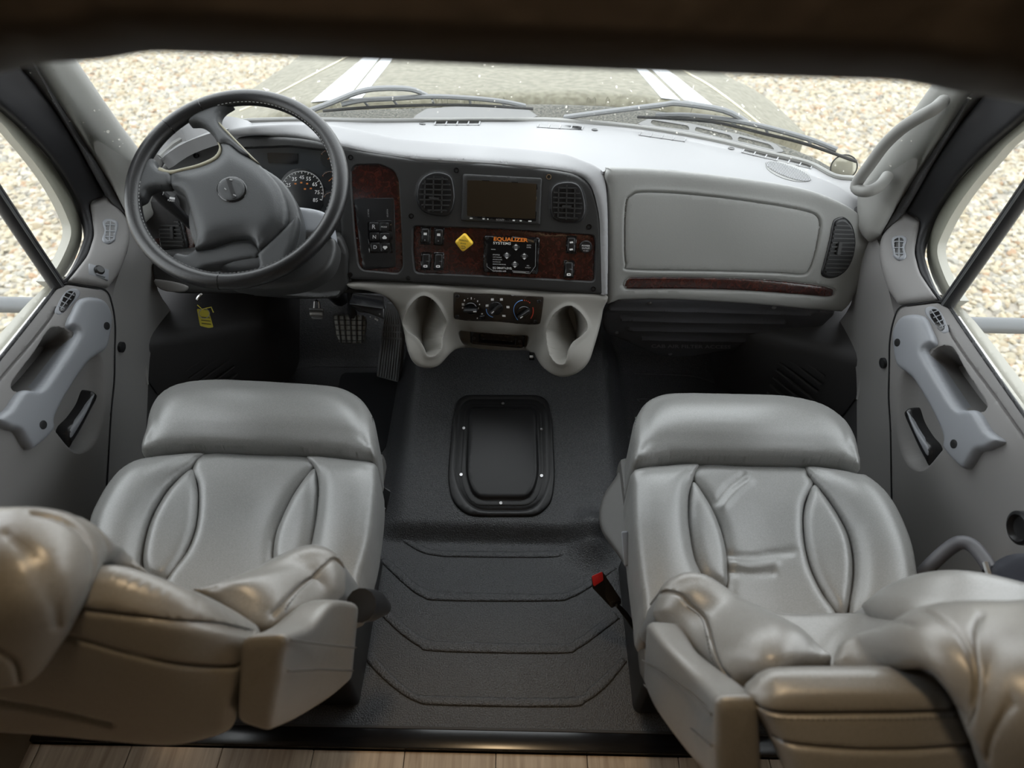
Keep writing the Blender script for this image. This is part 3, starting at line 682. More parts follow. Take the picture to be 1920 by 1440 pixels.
panel('cowl_panel', S_cowl, cr([(560, 236), (600, 212), (740, 205), (900, 199), (1040, 197), (1208, 206), (1320, 228), (1450, 268), (1540, 305), (1580, 340), (1500, 345), (1300, 300), (1100, 265), (960, 250), (700, 250)], 4), 'cowl_black', CW, puff=.006, edge=6, skirt=.05, step=12)
panel('mesh_screen', S_cowl, rnd([(770, 226), (800, 208), (870, 203), (985, 206), (1012, 224), (900, 230)], 5), 'cowl_grey', CW, h=.007, skirt=.003, step=12)
gr = [(1193, 238), (1219, 226), (1295, 237), (1383, 257), (1452, 275), (1470, 290), (1440, 292), (1300, 262)]
slots = [rnd(q, 5) for q in ([(1218, 235), (1222, 230), (1290, 241), (1292, 250), (1226, 241)], [(1301, 251), (1303, 243), (1369, 259), (1374, 269), (1312, 254)], [(1381, 270), (1383, 261), (1442, 276), (1452, 287), (1392, 272)])]
panel('slot_panel', S_cowl, rnd(gr, 6), 'cowl_grey', CW, h=.009, skirt=.006, step=8, holes=slots)  # raised grey panel with three slots
def wiper(name, label, arm, frame, blade):
    t = thing(name, label, 'wiper', tuple(at_glass(*arm[0], .02)), group='windshield wipers')
    obj('arm', *tube([at_glass(u, v, .035) for u, v in cr(arm, 4, False)], .0105, 8, flat=.6), 'wiper', t)
    obj('blade_frame', *tube([at_glass(u, v, .022) for u, v in cr(frame, 4, False)], .0085, 8, flat=.7), 'wiper', t)
    obj('blade', *tube([at_glass(u, v, .008) for u, v in cr(blade, 4, False)], .004, 8), 'rubber', t)
    n = len(frame)
    for k in range(1, n-1):
        u, v = frame[k]; j = int(np.argmin([abs(p[0]-u) for p in cr(blade, 8, False)])); b = cr(blade, 8, False)[j]
        obj('claw', *tube([at_glass(u, v, .02), at_glass(b[0]+6, b[1], .01)], .003, 6), 'wiper', t)
wiper('wiper', 'wiper ahead of the driver, its arm crossing the left hood stripe', [(575, 210), (620, 193), (670, 173), (710, 166), (768, 167), (800, 179)], [(640, 196), (680, 188), (735, 185), (808, 181), (880, 184), (940, 190), (985, 199)], [(605, 208), (700, 201), (808, 197), (900, 198), (1000, 204)])
wiper('wiper', 'wiper ahead of the passenger, reaching towards the round mirror', [(1058, 220), (1149, 208), (1240, 197), (1273, 194), (1357, 207), (1400, 229)], [(1230, 216), (1290, 216), (1368, 225), (1434, 238), (1514, 260), (1569, 281)], [(1195, 219), (1332, 228), (1434, 251), (1514, 271), (1606, 303)])
M, mp = Surf.plane(at(1582, 314, 'y', 1.70), (-.35, -.85, .3), ((1580, 310), (1600, 330), (1560, 330))).frame(1582, 314)
RM = thing('convex_mirror', 'round convex mirror outside the windshield corner by the grab handle', 'mirror', tuple(M.translation))
obj('mirror_glass', *lathe(M, [(.031, 0), (.03, .003), (.022, .007), (.012, .009), (.003, .0096)], 28), 'mirror_glass', RM)
obj('mirror_shell', *lathe(M, [(.02, -.012), (.033, -.002), (.034, .001), (.033, .003), (.0312, .0015)], 28), 'rubber', RM)
# ================================================================== dashboard
RC = at(941, 375, 'd', 1.65)
CN = np.array([-.05, -math.cos(math.radians(25)), math.sin(math.radians(25))])
S_c = Surf.plane(RC, CN)                                   # instrument plane
DB = thing('dashboard', 'grey and black moulded dashboard with burl wood inserts', 'dashboard', (0, 1.55, .4))
def on_c(u, v, off=0.):
    p = S_c.p((u, v))[0]+CN/np.linalg.norm(CN)*off; return (u, v, 'd', float((p-CP)@_F))
# top pad
far = cr([(300, 296), (340, 264), (422, 234), (520, 227), (619, 227), (713, 229), (801, 228), (960, 227), (1040, 227), (1186, 239), (1332, 263), (1430, 287), (1514, 307), (1565, 332), (1610, 338), (1632, 362)], 4, False)
seamL = [(300, 298), (350, 266), (430, 241), (520, 233), (619, 236), (690, 249), (760, 262), (900, 273), (1040, 286), (1090, 300), (1120, 314), (1130, 322)]
seamR = [(1134, 321), (1150, 314), (1250, 318), (1400, 335), (1500, 352), (1560, 372), (1600, 395), (1626, 420)]
S_top = Surf([(300, 296, 'z', .84), (340, 264, 'z', .86), (422, 234, 'z', .872), (520, 227, 'z', .868), (619, 227, 'z', .845), (713, 229, 'z', .81), (801, 228, 'z', .79), (960, 227, 'z', .785), (1186, 239, 'z', .785), (1332, 263, 'z', .78), (1514, 307, 'z', .77), (1610, 338, 'z', .76),
              (430, 241, 'z', .874), (520, 233, 'z', .872), (619, 236, 'z', .858), (760, 262, 'z', .84), (900, 273, 'z', .828), (1040, 286, 'z', .822), (1130, 322, 'z', .82), (1250, 318, 'z', .815), (1400, 335, 'z', .80), (1500, 352, 'z', .778), (1560, 372, 'z', .755), (1626, 420, 'z', .70)])
top = panel('top_pad', S_top, np.concatenate([far, cr(seamR, 4, False)[::-1], cr(seamL, 4, False)[::-1]]), 'dash_top', DB, skirt=.03, step=9)
top['label'] = 'light grey dashboard top pad'
obj('windshield_lip', *tube(Off(S_top, .002).p(far), .007, 8), 'dash_grey', top)
def slot_panel(a, b, n):
    """defrost outlet: a dark slot with little teeth"""
    a, b = np.array(a, float), np.array(b, float); t = (b-a)/np.linalg.norm(b-a); nn = np.array([-t[1], t[0]])
    g = panel('defrost_outlet', S_top, rnd([a-nn*3.2, b-nn*3.2, b+nn*3.2, a+nn*3.2], 2.5), 'gloss_black', top, h=.0012, skirt=.003, step=5)
    for k in range(n+1):
        c = a+(b-a)*k/n; obj('tooth', *bar_px(S_top, c-nn*3.4+t*1.2, c+nn*3.4-t*1.2, 2.2, .001, .0025), 'dash_top', g)
for a, b, n in (((816, 232), (899, 232), 4), ((1009, 236), (1092, 241), 4), ((1200, 251), (1284, 263), 4), ((1393, 284), (1521, 314), 6)): slot_panel(a, b, n)
for u, v in ((792, 233), (1115, 244), (1371, 279)):
    M, mp = S_top.frame(u, v); obj('sensor_cap', *disc(M, .0085, .002), 'gloss_black', top)
t_ = np.linspace(0, 2*math.pi, 40, endpoint=False); a_ = math.radians(17)
spk = np.c_[1478+44*np.cos(t_)*math.cos(a_)-15*np.sin(t_)*math.sin(a_), 322+44*np.cos(t_)*math.sin(a_)+15*np.sin(t_)*math.cos(a_)]
sg = panel('speaker_grille', S_top, spk, 'dash_grey', top, h=.001, skirt=.002, step=7)
for k in range(-12, 13):
    s_ = k/12.6; hw = 15*math.sqrt(1-s_*s_); c = np.array([1478+44*s_*math.cos(a_), 322+44*s_*math.sin(a_)]); d_ = np.array([.42, 1.]); d_ /= np.linalg.norm(d_)
    obj('grille_rib', *bar_px(S_top, c-d_*hw*.98, c+d_*hw*.98, 1.7, .0008, .0026), 'dash_top', sg)
# brow: light grey rim between the top pad and the dark instrument panel
inner = [(1131, 553), (1128, 470), (1125, 400), (1110, 347), (1080, 326), (1000, 313), (880, 304), (780, 298), (700, 287), (640, 274), (560, 258), (470, 253), (400, 259), (350, 274), (312, 300), (296, 325)]
S_brow = Surf([(u, v, 'z', z) for u, v, z in ((300, 298, .84), (350, 266, .863), (430, 241, .874), (520, 233, .872), (619, 236, .858), (690, 249, .848), (760, 262, .84), (900, 273, .828), (1040, 286, .822), (1120, 314, .82))] + [on_c(u, v, .012) for u, v in ((1134, 553), (1130, 470), (1128, 400), (1112, 347), (1000, 313), (880, 304), (780, 298), (640, 274), (470, 253), (350, 274), (298, 325))] + [on_c(u, v, -.0) for u, v in ((1142, 400), (1142, 470), (1142, 553))], 1e-5)
panel('brow', S_brow, np.concatenate([cr(seamL[:-1]+[(1132, 330), (1138, 380), (1139, 470), (1138, 553)], 4, False), cr(inner, 4, False)]), 'dash_top', DB, h=.001, puff=.006, edge=8, skirt=.04, step=6)
# dark centre panel
cen = rnd([(640, 274), (700, 287), (780, 298), (880, 304), (1000, 313), (1080, 326), (1110, 347), (1125, 400), (1128, 470), (1131, 552), (1050, 546), (850, 533), (655, 522), (640, 430)], [4, 20, 20, 20, 30, 20, 20, 20, 20, 8, 20, 20, 10, 20])
pod = rnd([(659, 318), (668, 307), (715, 306), (742, 318), (751, 336), (755, 402), (759, 500), (750, 514), (680, 507), (672, 496), (665, 436), (659, 345)], 8)
low = rnd([(774, 421), (940, 427), (1114, 438), (1118, 450), (1116, 529), (965, 520), (778, 512), (773, 470)], 10)
ventL = cr([(781, 363), (784, 346), (793, 332), (807, 323), (824, 320), (843, 325), (852, 337), (856, 363), (854, 384), (847, 400), (834, 406), (807, 402), (791, 393), (783, 379)], 3)
ventR = cr([(1030, 377), (1032, 354), (1046, 341), (1073, 339), (1090, 350), (1098, 375), (1098, 399), (1087, 416), (1057, 417), (1038, 410), (1031, 396)], 3)
CP_ = panel('centre_panel', S_c, cen, 'panel_black', DB, h=.004, puff=.008, edge=7, skirt=.03, step=6, feats=[('area', pod, -.008, 4), ('area', low, -.008, 4), ('line', offs(ventL, 4), .003, 2.5, True), ('line', offs(ventR, 4), .003, 2.5, True)])
CP_['label'] = 'charcoal centre instrument panel'
Sp = Off(S_c, .0045); Sf = Off(S_c, .0125)
panel('burl_inlay', Sp, offs(pod, -3.5 if True else 0) if False else np.asarray(pod)*.985+np.mean(pod, 0)*.015, 'burl_wood', DB, h=.0005, puff=.002, edge=4, skirt=.003, step=8)
BL = panel('burl_inlay', Sp, np.asarray(low)*.985+np.mean(low, 0)*.015, 'burl_wood', DB, h=.0005, puff=.002, edge=4, skirt=.003, step=8); BL['label'] = 'glossy burl wood inlay'
for u, v in ((660, 295), (857, 319), (773, 404), (767, 520), (659, 513), (1029, 331), (1104, 424), (1112, 540)):
    M, mp = Sf.frame(u, v); obj('screw', *lathe(M, [(.0062, -.003), (.0062, .0012), (.0042, .0012), (.0038, -.0006), (.0012, -.0006)], 18), 'gloss_black', CP_)
def dash_vent(name, S, out, rows, label, mid=None, k=.8, vert=0):
    V_ = panel(name, S, out, 'plastic_black', DB, h=-.004, puff=.012, edge=5, skirt=.008, step=4); V_['label'] = label
    c = np.mean(out, 0); inn = c+(np.asarray(out)-c)*k
    panel('vent_opening', S, inn, 'rubber', V_, h=.0085, skirt=.002, step=6)
    for y0, y1 in rows:          # clip every slat to the opening
        a, b = np.array(y0, float), np.array(y1, float); T = np.linspace(0, 1, 80)[:, None]; L = a+(b-a)*T; ok = inside(L, inn)
        if ok.sum() < 3: continue
        L = L[ok]; obj('slat', *bar_px(S, L[0], L[-1], 2.6, .0088, .0125), 'panel_black', V_)
    if mid: obj('vent_tab', *bar_px(S, mid[0], mid[1], mid[2], .0088, .016), 'panel_black', V_)
    return V_
dash_vent('air_vent', Off(S_c, .0105), ventL, [((775, 334+i*9.6), (860, 336+i*9.6)) for i in range(8)]+[((800+i*16, 325), (798+i*16, 405)) for i in range(3)], 'black air vent left of the screen', ((808, 370), (826, 371), 4))
dash_vent('air_vent', Off(S_c, .0105), ventR, [((1025, 350+i*9.2), (1104, 353+i*9.2)) for i in range(8)]+[((1048+i*15, 343), (1046+i*15, 416)) for i in range(3)], 'black air vent right of the screen', ((1054, 385), (1071, 386), 4))
# radio with screen
RD = panel('radio', Sf, rnd([(869, 325), (1017, 333), (1013, 421), (866, 413)], 4), 'panel_black', DB, h=.0, puff=.004, edge=4, skirt=.01, step=8); RD['label'] = 'double-height radio with dark screen'
panel('radio_face', Off(Sf, .0032), rnd([(875, 334), (1010, 342), (1006, 416), (873, 408)], 2), 'gloss_black', RD, puff=.001, edge=2, skirt=.002, step=14)
panel('screen', Off(Sf, .0045), rnd([(878, 336.5), (1007, 344), (1003.5, 409.5), (877, 403.5)], 1), 'screen', RD, skirt=.001, step=20)
text('lettering', 'SONY', Off(Sf, .0045), (939, 411), 15, 'grey_print', RD, h=.0004, rot=2.5)
for u, w in ((885, 5), (908, 4), (916, 2), (964, 4), (977, 4), (994, 6)): obj('button', *bar_px(Off(Sf, .0042), (u-w/2, 407.5+(u-880)*.05), (u+w/2, 407.7+(u-880)*.05), 2.2, 0, .0008), 'white_print', RD)
# gear selector keypad
KP = panel('gear_selector', Sp, rnd([(664, 371), (741, 370), (744, 501), (681, 505)], 4), 'plastic_black', DB, h=.001, puff=.003, edge=3, skirt=.003, step=12); KP['label'] = 'black push-button gear selector'
Sk = Off(Sp, .0045)
panel('keypad', Sk, rnd([(690, 414), (736, 412), (739, 474), (693, 474)], 3), 'gloss_black', KP, h=-.001, puff=.0015, edge=2, skirt=.001, step=12)
for s, c, w in (('R', (703, 424), 6), ('N', (704, 443), 6), ('D', (705.5, 462), 6), ('MODE', (722, 424.5), 11)):
    b_ = panel('key', Sk, rnd([(c[0]-9, c[1]-8), (c[0]+9, c[1]-8), (c[0]+9, c[1]+8), (c[0]-9, c[1]+8)], 2), 'plastic_black', KP, puff=.0018, edge=2, skirt=.001, step=7)
    text('lettering', s, Off(Sk, .002), c, w, 'white_print', KP, h=.0003, rot=2)
for c, sgn in (((723, 444), -1), ((724, 463), 1)):
    panel('key', Sk, rnd([(c[0]-9, c[1]-8), (c[0]+9, c[1]-8), (c[0]+9, c[1]+8), (c[0]-9, c[1]+8)], 2), 'plastic_black', KP, puff=.0018, edge=2, skirt=.001, step=7)
    panel('arrow_mark', Off(Sk, .002), [(c[0], c[1]+4*sgn), (c[0]-4.5, c[1]-.5*sgn), (c[0]-3, c[1]-3*sgn), (c[0]+3, c[1]-3*sgn), (c[0]+4.5, c[1]-.5*sgn)][::1], 'white_print', KP, h=.0003, skirt=.0002, step=6)
for c, s in (((692.5, 399), 'SELECT'), ((728, 399), 'MONITOR')): text('lettering', s, Sk, c, 15, 'grey_print', KP, h=.0003, rot=88, hgt=2.6)
# rocker switches
for (u, v), mk in (((799, 441), 'lock'), ((824, 442.5), 'lock'), ((800, 488.6), 'fan'), ((823.5, 489), 'ring'), ((1071, 458), 'two'), ((1066.6, 504), 'grid')):
    a = .035; R_ = lambda x, y: (u+x-y*a, v+y+x*a)
    f = panel('rocker_switch', Sp, rnd([R_(-10, -17), R_(10, -17), R_(10, 17), R_(-10, 17)], 2), 'gloss_black', DB, h=.002, puff=.003, edge=2, skirt=.004, step=7)
    r = panel('rocker', Off(Sp, .005), rnd([R_(-7.5, -14), R_(7.5, -14), R_(7.5, 14), R_(-7.5, 14)], 3), 'plastic_black', f, h=-.001, puff=.004, edge=4, skirt=.002, step=5, hfun=lambda uv, v=v: np.where(uv[:, 1] > v, .0018, -.0006))
    So = Off(Sp, .0115)
    if mk == 'lock':
        panel('switch_mark', So, [R_(-3, -6), R_(3, -6), R_(3, -1.5), R_(-3, -1.5)], 'white_print', f, h=-.0025, skirt=.0003, step=6); panel('switch_mark', So, rnd([R_(-1.2, 6), R_(1.2, 6), R_(1.2, 9), R_(-1.2, 9)], 1), 'grey_print', f, skirt=.0003, step=6)
    elif mk == 'two':
        for yy in (-5, 8): panel('switch_mark', So, rnd([R_(-3.5, yy-2), R_(3.5, yy-2), R_(3.5, yy+2), R_(-3.5, yy+2)], 1), 'white_print', f, h=0 if yy > 0 else -.0025, skirt=.0003, step=6)
    else:
        panel('switch_mark', So, rnd([R_(-4, 6), R_(4, 6), R_(4, 11), R_(-4, 11)], 2), 'white_print', f, skirt=.0003, step=6, holes=[rnd([R_(-1.6, 7.4), R_(1.6, 7.4), R_(1.6, 9.6), R_(-1.6, 9.6)], .5)])
# parking brake knob
M, mp = Sp.frame(873, 451)
PB = panel('parking_brake_knob', Off(Sp, .024), rnd([(874, 433), (891, 453), (870.5, 469.5), (855, 450)], 5), 'yellow', DB, h=.001, puff=.007, edge=4, skirt=.006, step=4); PB['label'] = 'yellow diamond parking brake knob'
obj('knob_stem', *lathe(M, [(.009, 0), (.009, .022)], 16), 'plastic_black', PB)
text('lettering', 'PARKING', Off(Sp, .0325), (873, 447), 17, 'black_print', PB, rot=8, bold=.01); text('lettering', 'BRAKE', Off(Sp, .0325), (872, 452.5), 10, 'black_print', PB, rot=8, bold=.01)
obj('arrow_mark', *tube(Off(Sp, .0327).p([(868, 457), (875, 457.5), (876, 460), (874, 461.5), (869, 461)]), .0007, 5), 'black_print', PB)
# levelling control
EQ = panel('levelling_control', Sp, rnd([(908, 440), (1013, 444), (1009, 514), (906, 509)], 5), 'gloss_black', DB, h=.003, puff=.006, edge=3, skirt=.006, step=9); EQ['label'] = 'black levelling control with orange heading'
Se = Off(Sp, .0097)
text('lettering', 'EQUALIZER', Se, (958.5, 448), 64, 'orange_print', EQ, rot=2.2, hgt=8.5, bold=.035); text('lettering', 'SYSTEMS', Se, (942, 454.5), 33, 'white_print', EQ, rot=2.2, hgt=5, bold=.01)
for c, s in (((968, 462), 'FRONT'), ((951, 477.5), 'LEFT'), ((983.5, 479), 'RIGHT'), ((966, 494), 'REAR')):
    panel('key', Se, rnd([(c[0], c[1]-7.5), (c[0]+8, c[1]), (c[0], c[1]+7.5), (c[0]-8, c[1])], 2), 'plastic_black', EQ, h=.0002, puff=.0008, edge=2, skirt=.0005, step=5)
    for sg_ in (-1, 1): panel('arrow_mark', Se, [(c[0], c[1]+6.2*sg_), (c[0]-3.2*sg_, c[1]+2.6*sg_), (c[0]+3.2*sg_, c[1]+2.6*sg_)], 'white_print', EQ, h=.0013, skirt=.0002, step=5)
    text('lettering', s, Se, c, 7, 'white_print', EQ, h=.0013, rot=2)
for c, s, w in (((926, 466), 'POWER', 8), ((992, 458), 'AUTO', 8), ((992, 462), 'LEVEL', 8), ((990.5, 496), 'ALL', 5), ((990.5, 500), 'RETRACT', 10)): text('lettering', s, Se, c, w, 'white_print', EQ, h=.0006, rot=2)
for i, (s, w) in enumerate((('STOPPED', 13), ('LOW VOLTAGE', 16), ('EXCESS SLOPE', 17), ('POSITION ON', 14), ('ENGAGE PARK BRAKE', 24))): text('lettering', s, Se, (925+w/2, 476+i*4.4), w, 'white_print', EQ, h=.0006, rot=2)
text('lettering', 'EQ SMART-LEVEL', Se, (943, 501), 36, 'white_print', EQ, rot=2, hgt=4.6, bold=.01); text('lettering', 'Compatible with', Se, (937, 506.3), 25, 'white_print', EQ, rot=2, hgt=4)
for q in ([(914, 492), (914, 498), (924, 505)], [(1005, 452), (1004, 497), (994, 511), (962, 509)]): obj('border_line', *tube(Se.p(q), .0004, 4), 'grey_print', EQ)
for q in (((961, 506), (993, 508)), ((963, 508), (986, 509.4))): obj('border_line', *bar_px(Se, *q, 1, .0003, .0006), 'grey_print', EQ)
for u, v in ((914, 445), (1004, 450), (913, 505), (1001, 508)):
    M, mp = Se.frame(u, v); obj('screw', *lathe(M, [(.0042, -.001), (.0042, .0008), (.003, .0014)], 14), 'plastic_black', EQ)
M, mp = Sp.frame(1098, 461.5)
PO = obj('power_outlet', *lathe(M, [(.0155, 0), (.0155, .008), (.0135, .0105)], 24), 'plastic_black', DB); PO['label'] = 'round capped power outlet'
for s, dv, w in (('POWER', -2.5, 15), ('OUTLET', 2.2, 15), ('12V 180W', 7, 10)): text('lettering', s, Off(Sp, .0107), (1098, 461.5+dv), w, 'white_print', PO, rot=2)

# instrument cluster behind the wheel
clu = cr([(296, 325), (312, 302), (350, 276), (400, 261), (470, 255), (560, 260), (640, 276), (658, 292), (658, 400), (658, 520), (640, 548), (500, 552), (380, 548), (300, 530), (286, 440)], 3)
glass = rnd([(446, 276), (540, 272), (632, 282), (640, 330), (640, 390), (620, 415), (460, 410), (440, 330)], 10)
CL = panel('instrument_cluster', Off(S_c, -.012), clu, 'panel_black', DB, puff=.008, edge=8, skirt=.02, step=8, feats=[('area', glass, -.012, 6)]); CL['label'] = 'dark instrument cluster behind the steering wheel'
Sg = Off(S_c, -.014)
panel('gauge_plate', Sg, np.asarray(glass)*.98+np.mean(glass, 0)*.02, 'gauge_panel', CL, skirt=.002, step=14)
panel('display', Sg, rnd([(497, 286), (556, 288), (555, 308), (499, 306)], 1), 'gloss_black', CL, h=.0015, skirt=.002, step=14)
def gauge(c, r, nums, label, n=24, a0=200, a1=-20):
    M, mp = Sg.frame(*c); R = r*mp
    g = obj('gauge', *lathe(M, [(R, 0), (R, .002), (R*.97, .0028)], 40), 'gauge_black', CL); g['label'] = label
    So = Off(Sg, .0032); P = []
    for k in range(49):
        a = math.radians(a0+(a1-a0)*k/48); P.append((c[0]+r*.94*math.cos(a), c[1]-r*.94*math.sin(a)))
    obj('scale_ring', *tube(So.p(P), .0012 if r > 30 else .0004, 5), 'grey_print', g)
    for k in range(n+1):
        a = math.radians(a0+(a1-a0)*k/n); ca, sa = math.cos(a), math.sin(a); r0 = .84 if k % 2 == 0 else .89
        obj('tick', *bar_px(So, (c[0]+r*r0*ca, c[1]-r*r0*sa), (c[0]+r*.96*ca, c[1]-r*.96*sa), 1.0 if r > 30 else .6, 0, .0006), 'white_print' if r > 30 else 'amber_print', g)
    for s, a in nums:
        ra = math.radians(a); text('lettering', s, So, (c[0]+r*.68*math.cos(ra), c[1]-r*.68*math.sin(ra)), 9 if len(s) > 1 else 5, 'white_print', g, h=.0006, rot=2)
    return g
gauge((563, 362), 43, [('5', 212), ('15', 185), ('25', 150), ('35', 118), ('45', 90), ('55', 64), ('65', 33), ('75', 2), ('85', -28)], 'round speedometer')
gauge((482, 360), 43, [(str(i), 205-i*23) for i in range(0, 9, 2)], 'round tachometer')
for c in ((614, 297), (616, 338), (619, 377)):
    g = gauge(c, 17, [], 'small amber-lettered gauge', 8, 150, 20); M, mp = Off(Sg, .003).frame(*c)
    obj('needle', *bar_px(Off(Sg, .0035), (c[0]-2, c[1]+2), (c[0]+7, c[1]-6), 1.2, 0, .0006), 'amber_print', g)
for i, (u, v) in enumerate(((551, 345), (562, 343), (573, 345), (580, 354), (569, 355))): panel('warning_mark', Off(Sg, .0032), [(u-2, v-1.5), (u+2, v-1.5), (u+2, v+1.5), (u-2, v+1.5)], 'amber_print', CL, skirt=.0002, step=5)
for u, v in ((367, 292),):
    M, mp = S_c.frame(u, v); obj('screw', *lathe(M, [(.0062, -.02), (.0062, .0012), (.0042, .0012), (.0038, -.0006), (.0012, -.0006)], 18), 'gloss_black', CL)
panel('burl_inlay', Off(S_c, -.006), rnd([(345, 412), (362, 426), (370, 450), (362, 470), (348, 475), (290, 475), (283, 440), (290, 385), (330, 380)], 8), 'burl_wood', DB, puff=.003, edge=3, skirt=.004, step=8)
ventD = cr([(299, 420), (303, 396), (313, 382), (326, 385), (340, 406), (349, 440), (352, 466), (328, 470), (304, 467), (299, 442)], 3)
dash_vent('air_vent', S_c, ventD, [((294, 392+i*7.4), (356, 393+i*7.4)) for i in range(11)], 'oval black air vent seen through the steering wheel', ((327, 424), (328, 446), 5), .84)
# knee panel under the wheel
S_k = Surf([(300, 480, 'y', 1.44), (640, 470, 'y', 1.43), (300, 545, 'y', 1.40), (640, 552, 'y', 1.40), (470, 500, 'y', 1.40)])
KN = panel('knee_panel', S_k, rnd([(284, 500), (300, 470), (420, 462), (640, 440), (654, 470), (656, 535), (640, 556), (560, 557), (470, 550), (400, 550), (330, 550), (298, 536)], 12), 'panel_black', DB, puff=.014, edge=12, skirt=.05, step=8, feats=[('area', rnd([(470, 534), (600, 545), (640, 540), (640, 560), (480, 560)], 4), .012, 6), ('line', [(600, 466), (640, 470)], .004, 2)])
panel('knee_edge', Off(S_k, .016), cr([(466, 541), (480, 543), (560, 549), (600, 546), (610, 549), (560, 554), (490, 551)], 3), 'dash_grey', KN, h=-.004, puff=.005, edge=3, skirt=.004, step=4)
panel('knee_edge', Off(S_k, .01), cr([(296, 522), (330, 525), (360, 534), (352, 545), (318, 545), (300, 536)], 3), 'door_grey', KN, h=.0, puff=.006, edge=4, skirt=.008, step=4)
M, mp = Off(S_k, .014).frame(561, 526); obj('screw', *disc(M, .006, .001), 'gloss_black', KN)
# passenger side face with glove box
S_p = Surf([(1134, 322, 'z', .82), (1250, 318, 'z', .815), (1400, 335, 'z', .80), (1500, 352, 'z', .778), (1560, 372, 'z', .755), (1626, 420, 'z', .70), (1138, 420, 'y', 1.452), (1138, 560, 'y', 1.385), (1350, 400, 'y', 1.475), (1350, 480, 'y', 1.435), (1350, 565, 'y', 1.39), (1520, 430, 'y', 1.465), (1580, 583, 'y', 1.40), (1630, 470, 'y', 1.46), (1520, 520, 'y', 1.42)], 1e-5)
gb = cr([(1171, 381), (1181, 366), (1199, 360), (1275, 363), (1362, 372), (1450, 385), (1508, 397), (1526, 405), (1533, 419), (1530, 442), (1523, 477), (1513, 503), (1500, 512), (1450, 509), (1333, 506), (1185, 503), (1172, 494), (1169, 448)], 4)
strip = cr([(1167, 530), (1174, 521), (1193, 518), (1304, 518.5), (1421, 522), (1508, 530), (1555, 538), (1561, 547), (1552, 554), (1508, 551), (1392, 543), (1275, 540), (1182, 540), (1170, 536)], 4)
pout = np.concatenate([cr([(1139, 570), (1139, 450), (1139, 360), (1134, 330), (1140, 318), (1152, 314), (1250, 318), (1400, 335), (1500, 352), (1560, 372), (1604, 397), (1627, 424), (1634, 455), (1626, 495), (1608, 540), (1592, 570), (1578, 584)], 4, False), cr([(1500, 578), (1400, 569), (1250, 561), (1160, 562)], 4, False)])
PS = panel('passenger_face', S_p, pout, 'dash_grey', DB, h=.0, puff=.012, edge=16, skirt=.05, step=8, feats=[('line', gb, -.005, 2, True), ('line', offs(gb, -5), .0016, 4, True), ('line', strip, -.004, 2, True)]); PS['label'] = 'grey grained passenger dashboard face'
GD = panel('glove_box_door', S_p, np.asarray(gb)*.992+np.mean(gb, 0)*.008, 'dash_grey', DB, h=.0095, puff=.003, edge=4, skirt=.008, step=9); GD['label'] = 'grey glove box door'
WS = panel('burl_strip', S_p, np.asarray(strip)*.99+np.mean(strip, 0)*.01, 'burl_wood', DB, h=.008, puff=.005, edge=5, skirt=.006, step=5); WS['label'] = 'burl wood strip under the glove box'
ventP = cr([(1534, 510), (1538, 492), (1549, 448), (1555, 417), (1564, 408), (1579, 407), (1593, 422), (1599, 448), (1596, 477), (1584, 503), (1564, 518), (1543, 519)], 3)
dash_vent('air_vent', Off(S_p, .01), ventP, [((1528, 414+i*7.6), (1606, 416+i*7.6)) for i in range(14)], 'tall black air vent by the passenger door', ((1566, 452), (1562, 474), 6), .84)
# filter cover under the glove box
S_f = Surf([(1150, 566, 'y', 1.42), (1567, 588, 'y', 1.42), (1250, 666, 'y', 1.56), (1445, 648, 'y', 1.56), (1135, 620, 'y', 1.5)])
FC = panel('filter_cover', S_f, rnd([(1128, 598), (1136, 575), (1150, 562), (1182, 558), (1320, 558), (1445, 566), (1568, 584), (1530, 620), (1495, 641), (1445, 648), (1357, 656), (1295, 666), (1250, 668), (1225, 661), (1182, 641), (1135, 621)], 8), 'cover_plastic', DB, puff=.008, edge=6, skirt=.03, step=7, feats=[('line', [(1140, 573), (1320, 577), (1520, 583)], .006, 2.2), ('line', [(1166, 593), (1300, 597), (1470, 599)], .006, 2.2), ('line', [(1182, 612), (1300, 615), (1456, 616)], .006, 2.2), ('line', [(1204, 630), (1300, 632), (1440, 634)], .006, 2.2)]); FC['label'] = 'black ribbed cab air filter cover'
text('lettering', 'CAB AIR FILTER ACCESS', Off(S_f, .0085), (1295, 644), 148, 'grey_print', FC, h=.0016, rot=.8, hgt=6.5, bold=.02)  # letters coloured lighter for the sheen of the embossed relief
for u, v in ((1157, 618), (1256, 659), (1218, 563), (1451, 571)):
    M, mp = Off(S_f, .008).frame(u, v); obj('screw', *lathe(M, [(.006, -.002), (.006, .002), (.004, .0035)], 16), 'steel', FC)
# lower console with climate controls and cup holders
S_l = Surf([on_c(655, 528), on_c(900, 538), on_c(1133, 553), (935, 575, 'y', 1.372), (935, 610, 'y', 1.362), (935, 650, 'y', 1.41), (700, 545, 'y', 1.40), (760, 570, 'y', 1.385), (800, 590, 'y', 1.36), (772, 640, 'y', 1.31), (800, 688, 'y', 1.27), (830, 662, 'y', 1.31), (1075, 605, 'y', 1.335), (1038, 662, 'y', 1.28), (1068, 705, 'y', 1.24), (1106, 650, 'y', 1.285), (1130, 600, 'y', 1.345), (868, 640, 'y', 1.40), (1000, 648, 'y', 1.38), (755, 610, 'y', 1.36)], 1e-5)
co = cr([(654, 529), (760, 531), (900, 539), (1030, 547), (1133, 552), (1131, 580), (1124, 615), (1114, 650), (1104, 678), (1086, 697), (1062, 706), (1040, 702), (1020, 688), (1005, 668), (985, 657), (940, 655), (880, 652), (855, 655), (838, 667), (822, 684), (803, 690), (783, 686), (769, 670), (762, 645), (756, 612), (744, 580), (722, 556), (690, 545), (660, 541)], 4)
